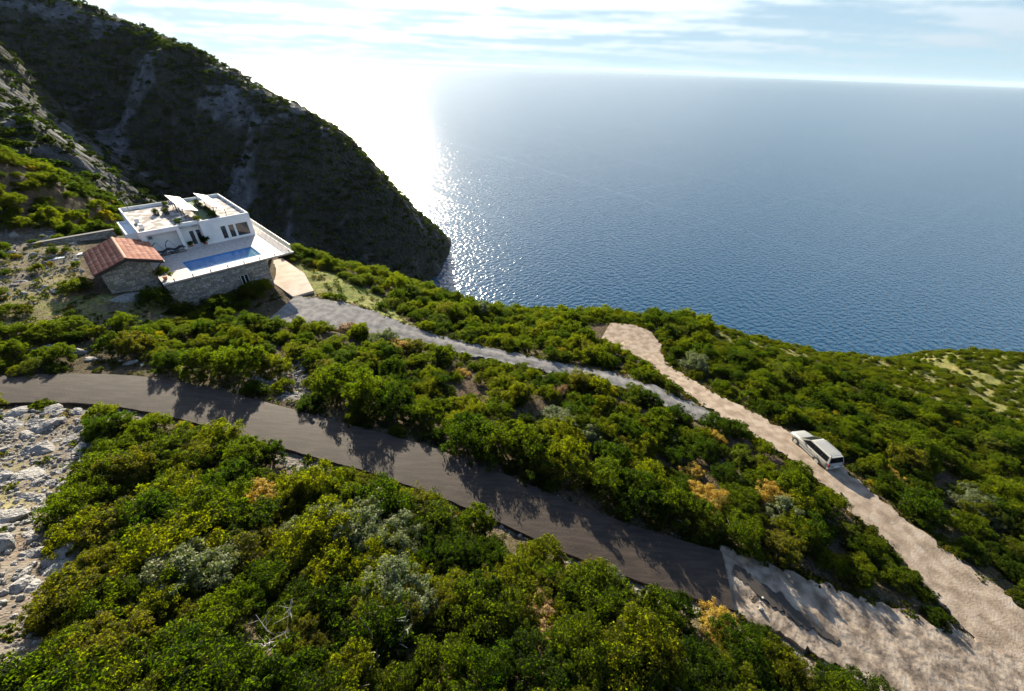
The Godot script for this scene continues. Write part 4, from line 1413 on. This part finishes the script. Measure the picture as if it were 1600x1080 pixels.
	# swing loungers under the porch
	for q in [[5.6, "left swing lounger with a curved dark stand under the villa's porch"], [7.1, "right swing lounger with a curved dark stand under the villa's porch"]]:
		var s := thing("swing_lounger", q[1], "swing lounger", villa_world(q[0], 71.52, -72.9), VILLA_TURN, "swing loungers on the terrace")
		var pts := []
		var rad := []
		for k in 13:
			var t := lerpf(-1.9, 1.15, k / 12.0)
			pts.append(Vector3(-0.1 - cos(t) * 0.95, 1.0 + sin(t) * 0.95, 0))
			rad.append(0.055)
		part("arched_stand", tube_mesh(pts, rad, 7), legs, s)
		for z in [-0.55, 0.55]: part("skid", tube_mesh([Vector3(-0.9, 0.05, 0), Vector3(-0.2, 0.05, z), Vector3(1.0, 0.05, z * 0.8)], [0.045, 0.045, 0.045], 6), legs, s)
		var cu := st_new()
		var prof := [Vector2(-0.65, 0.55), Vector2(-0.3, 0.38), Vector2(0.1, 0.42), Vector2(0.45, 0.62), Vector2(0.8, 0.62), Vector2(1.1, 0.45)]
		for k in prof.size() - 1:
			var e := Vector3(prof[k].x, prof[k].y, 0)
			var g := Vector3(prof[k + 1].x, prof[k + 1].y, 0)
			var hw := Vector3(0, 0, 0.36)
			var up := Vector3(0, 0.12, 0)
			quad(cu, e - hw + up, g - hw + up, g + hw + up, e + hw + up)
			quad(cu, e + hw, g + hw, g - hw, e - hw)
			quad(cu, e - hw, g - hw, g - hw + up, e - hw + up)
			quad(cu, e + hw + up, g + hw + up, g + hw, e + hw)
		part("cushion", done(cu), paint("dark_fabric", lin(0.02, 0.022, 0.035), 0.9), s)
		part("hanger", tube_mesh([Vector3(-0.45, 1.86, 0), Vector3(0.2, 0.5, 0)], [0.02, 0.02], 5), legs, s)
	# potted and climbing plants
	for q in [[3.75, -63.6, 0.0, 0.75, 1, "potted palm-like plant at the left front corner of the pool terrace"], [10.9, -73.55, 0.0, 0.6, 0, "dark potted shrub beside the villa's glass doors"], [9.05, -73.85, 0.0, 0.35, 0, "small potted plant between the pillar and the glass doors"]]:
		var pl := thing("potted_plant", q[5], "plant", villa_world(q[0], 71.5 + q[2], q[1]), VILLA_TURN, "potted plants on the terrace")
		part("pot", tube_mesh([Vector3.ZERO, Vector3(0, 0.35, 0), Vector3(0, 0.38, 0)], [0.2, 0.27, 0.27], 10), paint("terracotta", lin(0.36, 0.15, 0.09), 0.85), pl)
		var fo := part("foliage", crowns[q[4]], mats["leaf " + TONES[q[4]][0]], pl)
		fo.scale = Vector3.ONE * float(q[3])
		fo.position.y = 0.25
	var n := 0
	var spots := [[13.5, -84.5], [13.4, -82.0], [13.6, -79.2], [13.7, -76.6], [13.3, -75.1], [11.2, -74.9], [8.9, -75.1], [9.6, -86.6], [7.6, -82.6], [8.8, -82.2]]
	for q in spots:
		n += 1
		var pl := thing("roof_planter", "green trough plant on the villa roof " + ROOF_PLANTS[n - 1], "planter", villa_world(q[0], 74.56, q[1]), VILLA_TURN, "planters on the villa roof")
		part("trough", box_mesh(Vector3(-0.3, 0.0, -0.75), Vector3(0.3, 0.3, 0.75), 0.02), paint("dark_frame", lin(0.05, 0.05, 0.055), 0.6), pl)
		var fo := part("foliage", crowns[n % 8], mats["leaf dark green" if n % 2 else "leaf mid green"], pl)
		fo.scale = Vector3(0.35, 0.4, 0.7)
		fo.position.y = 0.15
	# concrete apron beside the basement
	var conc := paint("concrete", Color.WHITE, 0.9, 0.0, 0.3)
	conc.albedo_texture = noise_tex(noise(66, 0.01, 5), 256, [0.0, 0.5, 1.0], [lin(0.40, 0.31, 0.245), lin(0.50, 0.40, 0.32), lin(0.56, 0.47, 0.39)])
	triplanar(conc, 6.0)
	st = st_new()
	var cc := [[15.5, -71.0, 67.55], [19.8, -71.0, 67.55], [20.0, -63.0, 67.45], [18.6, -56.7, 67.25], [15.7, -56.9, 67.25], [15.3, -63.0, 67.45]]
	var tp := []
	for q in cc: tp.append(villa_world(q[0], q[2], q[1]))
	quad(st, tp[0], tp[1], tp[2], tp[5])
	quad(st, tp[5], tp[2], tp[3], tp[4])
	for k in 6: quad(st, tp[k], tp[(k + 1) % 6], tp[(k + 1) % 6] + Vector3(0, -0.8, 0), tp[k] + Vector3(0, -0.8, 0))
	top("concrete_apron", done(st), conc, "pale concrete apron sloping down beside the villa's basement", "apron", "structure")

# ------------------------------------------------------------------ hut
func build_hut() -> void:
	var y0 := 70.3
	var o := thing("hut", "small stone hut with a red tiled gable roof beside the villa", "hut", villa_world(0.75, y0, -69.4), VILLA_TURN)
	var h3 := func(x: float, y: float, z: float) -> Vector3: return Vector3(x - 0.75, y + 71.5 - y0, z + 69.4)
	var grout := paint("grout", lin(0.16, 0.145, 0.13), 0.95)
	var stone: StandardMaterial3D = mats["facing_stone"]
	var wood := paint("dark_wood", lin(0.035, 0.024, 0.018), 0.8)
	var ridge := Vector2(1.2, 3.2)
	var left := Vector2(-2.2, 2.02)
	var right := Vector2(4.45, 2.02)
	var roof_y := func(x: float) -> float:
		return lerpf(ridge.y, left.y, (ridge.x - x) / (ridge.x - left.x)) if x < ridge.x else lerpf(ridge.y, right.y, (x - ridge.x) / (right.x - ridge.x))
	var st := st_new()
	# gable walls and side walls, down into the ground
	for z in [-65.4, -73.3]:
		for d in [0.0, -0.3]:
			var zz: float = z + (d if z > -70 else -d)
			for v in [h3.call(-1.6, -3.0, zz), h3.call(3.1, -3.0, zz), h3.call(3.1, roof_y.call(3.1) - 0.16, zz), h3.call(-1.6, -3.0, zz), h3.call(3.1, roof_y.call(3.1) - 0.16, zz), h3.call(1.2, 3.04, zz), h3.call(-1.6, -3.0, zz), h3.call(1.2, 3.04, zz), h3.call(-1.6, roof_y.call(-1.6) - 0.16, zz)]: st.add_vertex(v)
	bx(st, h3.call(-1.6, -3.0, -73.28), h3.call(-1.3, roof_y.call(-1.6) - 0.18, -65.42))
	bx(st, h3.call(2.8, -3.0, -73.28), h3.call(3.1, roof_y.call(3.1) - 0.18, -65.42))
	part("wall", done(st), grout, o)
	var f := part("stone_facing", stone_facing(-1.6, 3.1, -3.0, 3.05, [], 15, func(a, y, out): return h3.call(a, y, -65.4 + out), func(a): return roof_y.call(a) - 0.2), stone, o)
	f.set_meta("kind", "stuff")
	f = part("stone_facing", stone_facing(-73.3, -65.4, -3.0, 2.0, [], 16, func(a, y, out): return h3.call(-1.6 - out, y, a), func(_a): return roof_y.call(-1.6) - 0.2), stone, o)
	f.set_meta("kind", "stuff")
	f = part("stone_facing", stone_facing(-73.3, -65.4, -3.0, 2.3, [], 17, func(a, y, out): return h3.call(3.1 + out, y, a), func(_a): return roof_y.call(3.1) - 0.2), stone, o)
	f.set_meta("kind", "stuff")
	# roof boards, verges, eaves
	for side in [left, right]:
		st = st_new()
		var n := 0.12
		var za := -74.05
		var zb := -64.45
		var p := [h3.call(ridge.x, ridge.y - n, za), h3.call(side.x, side.y - n, za), h3.call(side.x, side.y - n, zb), h3.call(ridge.x, ridge.y - n, zb)]
		var dn := Vector3(0, 0.09, 0)
		quad(st, p[0] + dn, p[1] + dn, p[2] + dn, p[3] + dn)
		quad(st, p[3], p[2], p[1], p[0])
		for k in [[0, 1], [1, 2], [2, 3]]: quad(st, p[k[0]], p[k[1]], p[k[1]] + dn, p[k[0]] + dn)
		var slope := part("roof_slope", done(st), wood, o)
		st = st_new()
		for z in [za, zb]:
			var e := Vector3(0, 0, 0.04)
			var a: Vector3 = h3.call(ridge.x, ridge.y - 0.05, z)
			var b: Vector3 = h3.call(side.x, side.y - 0.05, z)
			var d := Vector3(0, -0.24, 0)
			quad(st, a + e, b + e, b + e + d, a + e + d)
			quad(st, a - e, b - e, b - e + d, a - e + d)
			quad(st, a + e, a - e, b - e, b + e)
			quad(st, a + e + d, b + e + d, b - e + d, a - e + d)
		part("bargeboard", done(st), wood, o)
		var eave: Vector3 = h3.call(side.x, side.y, 0)
		var dir := signf(side.x - ridge.x)
		part("gutter", box_mesh(Vector3(eave.x - 0.06 + dir * 0.07, eave.y - 0.16, -4.65), Vector3(eave.x + 0.06 + dir * 0.07, eave.y - 0.04, 4.95), 0.02), paint("gutter_metal", lin(0.55, 0.53, 0.5), 0.5), o)
		# barrel tiles, each its own piece
		var run := Vector2(side.x - ridge.x, side.y - ridge.y)
		var len := run.length()
		var rows := 6
		var cols := 23
		var wd := 9.5 / cols
		var lt := len / rows + 0.07
		var shapes := []
		var tile := st_new()
		tile.set_smooth_group(0)
		for s in 6:
			var t0 := PI * s / 6
			var t1 := PI * (s + 1) / 6
			var r0 := wd * 0.52
			var r1 := wd * 0.44
			quad(tile, Vector3(0, sin(t0) * 0.11, -cos(t0) * r1), Vector3(0, sin(t1) * 0.11, -cos(t1) * r1), Vector3(lt, sin(t1) * 0.12, -cos(t1) * r0), Vector3(lt, sin(t0) * 0.12, -cos(t0) * r0))
			quad(tile, Vector3(lt, sin(t0) * 0.12, -cos(t0) * r0), Vector3(lt, sin(t1) * 0.12, -cos(t1) * r0), Vector3(lt, sin(t1) * 0.08, -cos(t1) * r0 * 0.85), Vector3(lt, sin(t0) * 0.08, -cos(t0) * r0 * 0.85))
		var tm := done(tile)
		for i in rows:
			for j in cols:
				var u := float(i) / rows
				var c := Vector3(ridge.x + run.x * u - 0.75, ridge.y + run.y * u + 71.5 - y0 + 0.0 + 0.015, -64.5 - (j + 0.5) * wd + 69.4)
				var k := rng.randi() % 5
				var m := paint("roof_tile %d" % k, [lin(0.33, 0.132, 0.088), lin(0.28, 0.108, 0.074), lin(0.37, 0.165, 0.115), lin(0.25, 0.10, 0.074), lin(0.40, 0.20, 0.145)][k], 0.85, 0.0, 0.3)
				var q := part("roof_tile", tm, m, slope)
				var ang := atan2(run.y, absf(run.x)) + rng.randf_range(-0.015, 0.015) + 0.02
				var bs := Basis(Vector3.BACK, ang)
				if dir < 0: bs = Basis(Vector3.UP, PI) * bs
				q.transform = Transform3D(bs, c)
	for j in 19:
		var st2 := st_new()
		st2.set_smooth_group(0)
		for s in 6:
			var t0 := PI * s / 6
			var t1 := PI * (s + 1) / 6
			quad(st2, Vector3(-cos(t0) * 0.17, sin(t0) * 0.13, -0.27), Vector3(-cos(t1) * 0.17, sin(t1) * 0.13, -0.27), Vector3(-cos(t1) * 0.19, sin(t1) * 0.15, 0.27), Vector3(-cos(t0) * 0.19, sin(t0) * 0.15, 0.27))
		var q := part("ridge_tile", done(st2), paint("ridge_tile", lin(0.48, 0.28, 0.2), 0.85, 0.0, 0.3), o)
		q.position = h3.call(ridge.x, ridge.y + 0.05, -64.75 - j * 0.5)
	for z in [-65.0, -69.3, -73.5]:
		part("eave_bracket", tube_mesh([h3.call(4.35, 1.85, z), h3.call(3.15, 0.75, z)], [0.06, 0.06], 6), wood, o)
	part("downpipe", tube_mesh([h3.call(3.2, 0.75, -65.1), h3.call(3.2, -1.6, -65.1)], [0.06, 0.06], 6), wood, o)
	# stone garden walls and the white bench behind the hut
	var gw := thing("garden_wall", "low dark stone garden wall behind the hut, left of the villa", "wall", villa_world(-2.0, 71.0, -86.5), VILLA_TURN)
	part("wall_core", box_mesh(Vector3(-5.4, -1.0, -0.25), Vector3(4.0, 1.5, 0.25)), grout, gw)
	f = part("stone_facing", stone_facing(-5.4, 4.0, -1.0, 1.5, [], 25, func(a, y, out): return Vector3(a, y, 0.25 + out), func(_a): return 9.0), stone, gw)
	f.set_meta("kind", "stuff")
	part("coping", box_mesh(Vector3(-5.5, 1.5, -0.32), Vector3(4.1, 1.58, 0.36), 0.01), paint("coping_stone", lin(0.12, 0.115, 0.11), 0.9), gw)
	var bench := thing("stone_bench", "long white bench on the ground between the garden wall and the hut", "bench", villa_world(-3.9, 71.2, -80.0), VILLA_TURN)
	part("seat", box_mesh(Vector3(-2.6, 0.5, -0.35), Vector3(2.6, 0.62, 0.35), 0.02), mats["white_render"], bench)
	for x in [-2.2, 0.0, 2.2]: part("leg", box_mesh(Vector3(x - 0.12, -0.8, -0.3), Vector3(x + 0.12, 0.5, 0.3)), mats["concrete"], bench)

# ------------------------------------------------------------------ car
func loft(st: SurfaceTool, stations: Array, closed_ends := true) -> void:
	# stations: rings of equal length; quads between neighbours, fans on both ends
	for k in stations.size() - 1:
		var a: Array = stations[k]
		var b: Array = stations[k + 1]
		for s in a.size():
			var s2 := (s + 1) % a.size()
			quad(st, a[s], b[s], b[s2], a[s2])
	if not closed_ends: return
	st.set_smooth_group(-1)
	for e in [0, stations.size() - 1]:
		var r: Array = stations[e]
		for s in range(1, r.size() - 1):
			for v in ([r[0], r[s], r[s + 1]] if e == 0 else [r[0], r[s + 1], r[s]]): st.add_vertex(v)

func body_ring(x: float, w: float, yb: float, ys: float, yt: float) -> Array:
	# a cross-section: sill, bulging flank, shoulder, top
	var half := [Vector2(w * 0.86, yb), Vector2(w * 0.97, yb + 0.10), Vector2(w, lerpf(yb, ys, 0.55)), Vector2(w * 0.975, ys - 0.04), Vector2(w * 0.93, ys + 0.01), Vector2(w * 0.80, lerpf(ys, yt, 0.75)), Vector2(w * 0.45, yt)]
	var out := []
	for q in half: out.append(Vector3(x, q.y, q.x))
	half.reverse()
	for q in half: out.append(Vector3(x, q.y, -q.x))
	return out

func build_car() -> void:
	var silver := paint("silver_paint", lin(0.30, 0.292, 0.272), 0.42, 0.25, 0.45)
	silver.clearcoat_enabled = true
	silver.clearcoat = 0.25
	silver.clearcoat_roughness = 0.08
	var glass := paint("car_glass", lin(0.008, 0.009, 0.011), 0.15, 0.0, 0.15)
	var black := paint("car_black", lin(0.02, 0.02, 0.02), 0.7)
	var rubber := paint("tyre_rubber", lin(0.025, 0.024, 0.023), 0.9)
	var alloy := paint("alloy", lin(0.55, 0.55, 0.54), 0.35, 0.6)
	var c := CAR_AT
	var o := thing("parked_car", "silver estate car parked on the right side of the dirt track", "car", c, CAR_TURN)
	o.rotation.z = CAR_PITCH
	var st := st_new()
	st.set_smooth_group(0)
	loft(st, [body_ring(-2.33, 0.78, 0.50, 0.86, 0.90), body_ring(-2.26, 0.84, 0.40, 0.95, 0.99), body_ring(-1.9, 0.885, 0.36, 1.0, 1.03), body_ring(-1.0, 0.895, 0.36, 1.0, 1.03), body_ring(0.0, 0.895, 0.36, 0.99, 1.02), body_ring(0.8, 0.89, 0.36, 0.97, 1.02), body_ring(1.15, 0.885, 0.36, 0.93, 1.03), body_ring(1.75, 0.87, 0.37, 0.87, 0.97), body_ring(2.1, 0.82, 0.40, 0.80, 0.89), body_ring(2.28, 0.70, 0.46, 0.70, 0.76)])
	part("body", done(st), silver, o)
	# cabin: belt at 1.0, roof at 1.68
	var cb := func(x: float, y: float, w: float) -> Array: return [Vector3(x, y, w), Vector3(x, y, -w)]
	var belt := [-2.24, 1.02, 0.855]
	st = st_new()
	var low := [Vector3(-2.25, 1.0, 0.83), Vector3(1.2, 0.99, 0.80), Vector3(1.2, 0.99, -0.80), Vector3(-2.25, 1.0, -0.83)]
	var mid := [Vector3(-2.05, 1.60, 0.68), Vector3(0.22, 1.60, 0.68), Vector3(0.22, 1.60, -0.68), Vector3(-2.05, 1.60, -0.68)]
	var rf := [Vector3(-1.93, 1.69, 0.58), Vector3(0.02, 1.69, 0.58), Vector3(0.02, 1.69, -0.58), Vector3(-1.93, 1.69, -0.58)]
	var rf2 := [Vector3(-1.6, 1.715, 0.3), Vector3(-0.3, 1.715, 0.3), Vector3(-0.3, 1.715, -0.3), Vector3(-1.6, 1.715, -0.3)]
	for k in 4:
		var k2 := (k + 1) % 4
		quad(st, low[k2], low[k], mid[k], mid[k2])
		quad(st, mid[k2], mid[k], rf[k], rf[k2])
		quad(st, rf[k2], rf[k], rf2[k], rf2[k2])
	quad(st, rf2[3], rf2[2], rf2[1], rf2[0])
	part("cabin", done(st), silver, o)
	var pane := func(called: String, a: Vector3, b: Vector3, cc: Vector3, d: Vector3, n: Vector3) -> void:
		var s := st_new()
		var off := n.normalized() * 0.012
		quad(s, a + off, b + off, cc + off, d + off)
		for e in [[a, b], [b, cc], [cc, d], [d, a]]: quad(s, e[0] + off, e[1] + off, e[1] - off, e[0] - off)
		part(called, done(s), glass, o)
	for s in [1.0, -1.0]:
		var fp := func(x: float, t: float) -> Vector3: return Vector3(x, lerpf(1.0, 1.60, t), s * (lerpf(0.83, 0.68, t) + 0.004))
		var n := Vector3(0, 0.15, 0.6 * s)
		pane.call("side_window", fp.call(0.82, 0.12), fp.call(0.24, 0.88), fp.call(-0.42, 0.9), fp.call(-0.42, 0.1), n)
		pane.call("side_window", fp.call(-0.45, 0.1), fp.call(-0.45, 0.9), fp.call(-1.27, 0.9), fp.call(-1.33, 0.1), n)
		pane.call("side_window", fp.call(-1.36, 0.1), fp.call(-1.30, 0.9), fp.call(-1.9, 0.9), fp.call(-2.0, 0.14), n)
	var ws := func(u: float, t: float) -> Vector3: return Vector3(lerpf(1.2, 0.22, t), lerpf(0.99, 1.60, t), lerpf(0.80, 0.68, t) * u)
	pane.call("windscreen", ws.call(0.92, 0.08), ws.call(0.92, 0.95), ws.call(-0.92, 0.95), ws.call(-0.92, 0.08), Vector3(0.53, 0.85, 0))
	var rw := func(u: float, t: float) -> Vector3: return Vector3(lerpf(-2.25, -2.05, t), lerpf(1.0, 1.60, t), lerpf(0.83, 0.68, t) * u)
	pane.call("rear_window", rw.call(-0.86, 0.12), rw.call(-0.86, 0.9), rw.call(0.86, 0.9), rw.call(0.86, 0.12), Vector3(-0.6, 0.2, 0))
	# wheels
	for q in [[1.35, 0.79], [1.35, -0.79], [-1.25, 0.79], [-1.25, -0.79]]:
		var s := signf(q[1])
		var w := Node3D.new()
		w.name = "wheel"
		o.add_child(w, true)
		w.position = Vector3(q[0], 0.345, q[1])
		var ty := st_new()
		ty.set_smooth_group(0)
		tube(ty, [Vector3(0, 0, -0.12), Vector3(0, 0, -0.10), Vector3(0, 0, 0.10), Vector3(0, 0, 0.12)], [0.30, 0.345, 0.345, 0.30], 20)
		part("tyre", done(ty), rubber, w)
		var rim := st_new()
		tube(rim, [Vector3(0, 0, s * 0.10), Vector3(0, 0, s * 0.128)], [0.21, 0.20], 16)
		for k in 5: bx(rim, Vector3(-0.03, 0.04, s * 0.13 - 0.012), Vector3(0.03, 0.19, s * 0.13 + 0.012), Transform3D(Basis(Vector3.BACK, TAU * k / 5), Vector3.ZERO))
		part("rim", done(rim), alloy, w)
		var arch := st_new()
		tube(arch, [Vector3(q[0], 0.37, s * 0.6), Vector3(q[0], 0.37, s * 0.901)], [0.40, 0.40], 20)
		part("wheel_arch", done(arch), black, o)
	# trim
	part("rear_bumper", box_mesh(Vector3(-2.42, 0.42, -0.84), Vector3(-2.2, 0.66, 0.84), 0.05), silver, o)
	part("front_bumper", box_mesh(Vector3(2.12, 0.40, -0.78), Vector3(2.36, 0.62, 0.78), 0.06), silver, o)
	for s in [1.0, -1.0]:
		part("sill_trim", box_mesh(Vector3(-0.8, 0.36, s * 0.88 - 0.025), Vector3(0.9, 0.47, s * 0.88 + 0.025), 0.01), paint("trim_grey", lin(0.25, 0.25, 0.25), 0.6), o)
		part("side_moulding", box_mesh(Vector3(-0.85, 0.66, s * 0.9 - 0.014), Vector3(0.85, 0.72, s * 0.9 + 0.014), 0.005), paint("trim_grey", lin(0.25, 0.25, 0.25), 0.6), o)
		part("headlight", box_mesh(Vector3(2.06, 0.66, s * 0.58 - 0.16), Vector3(2.26, 0.8, s * 0.58 + 0.14), 0.04), paint("lamp_glass", lin(0.7, 0.7, 0.7), 0.1), o)
		part("tail_light", box_mesh(Vector3(-2.34, 0.72, s * 0.76 - 0.08), Vector3(-2.22, 1.0, s * 0.76 + 0.08), 0.02), paint("tail_red", lin(0.25, 0.02, 0.015), 0.3), o)
		part("roof_rail", tube_mesh([Vector3(-1.85, 1.70, s * 0.56), Vector3(-1.75, 1.76, s * 0.56), Vector3(-0.2, 1.76, s * 0.56), Vector3(-0.08, 1.70, s * 0.56)], [0.02, 0.02, 0.02, 0.02], 6), alloy, o)
		part("mirror", box_mesh(Vector3(0.52, 1.0, s * 0.93 - 0.09), Vector3(0.66, 1.14, s * 0.93 + 0.09), 0.04), silver, o)
		part("door_handle", box_mesh(Vector3(-0.36, 0.86, s * 0.895 - 0.02), Vector3(-0.18, 0.89, s * 0.895 + 0.02)), black, o)
		part("door_handle", box_mesh(Vector3(-1.18, 0.87, s * 0.895 - 0.02), Vector3(-1.0, 0.90, s * 0.895 + 0.02)), black, o)
	part("number_plate", box_mesh(Vector3(-2.435, 0.70, -0.26), Vector3(-2.33, 0.81, 0.26)), paint("plate", lin(0.6, 0.6, 0.58), 0.5), o)
	part("grille", box_mesh(Vector3(2.2, 0.62, -0.4), Vector3(2.29, 0.76, 0.4), 0.02), black, o)
	part("spoiler", box_mesh(Vector3(-2.14, 1.60, -0.56), Vector3(-1.9, 1.675, 0.56), 0.02), silver, o)
	part("underbody", box_mesh(Vector3(-2.1, 0.28, -0.7), Vector3(2.05, 0.42, 0.7)), black, o)

func _ready() -> void:
	fine = noise(1, 0.35, 3)
	coarse = noise(2, 0.09, 3)
	crag = noise(3, 0.03, 3)
	patch = noise(4, 0.06, 3)
	set_stage()
	build_land()
	build_rocks()
	build_scrub()
	build_villa()
	build_hut()
	build_car()
	build_dead_wood()
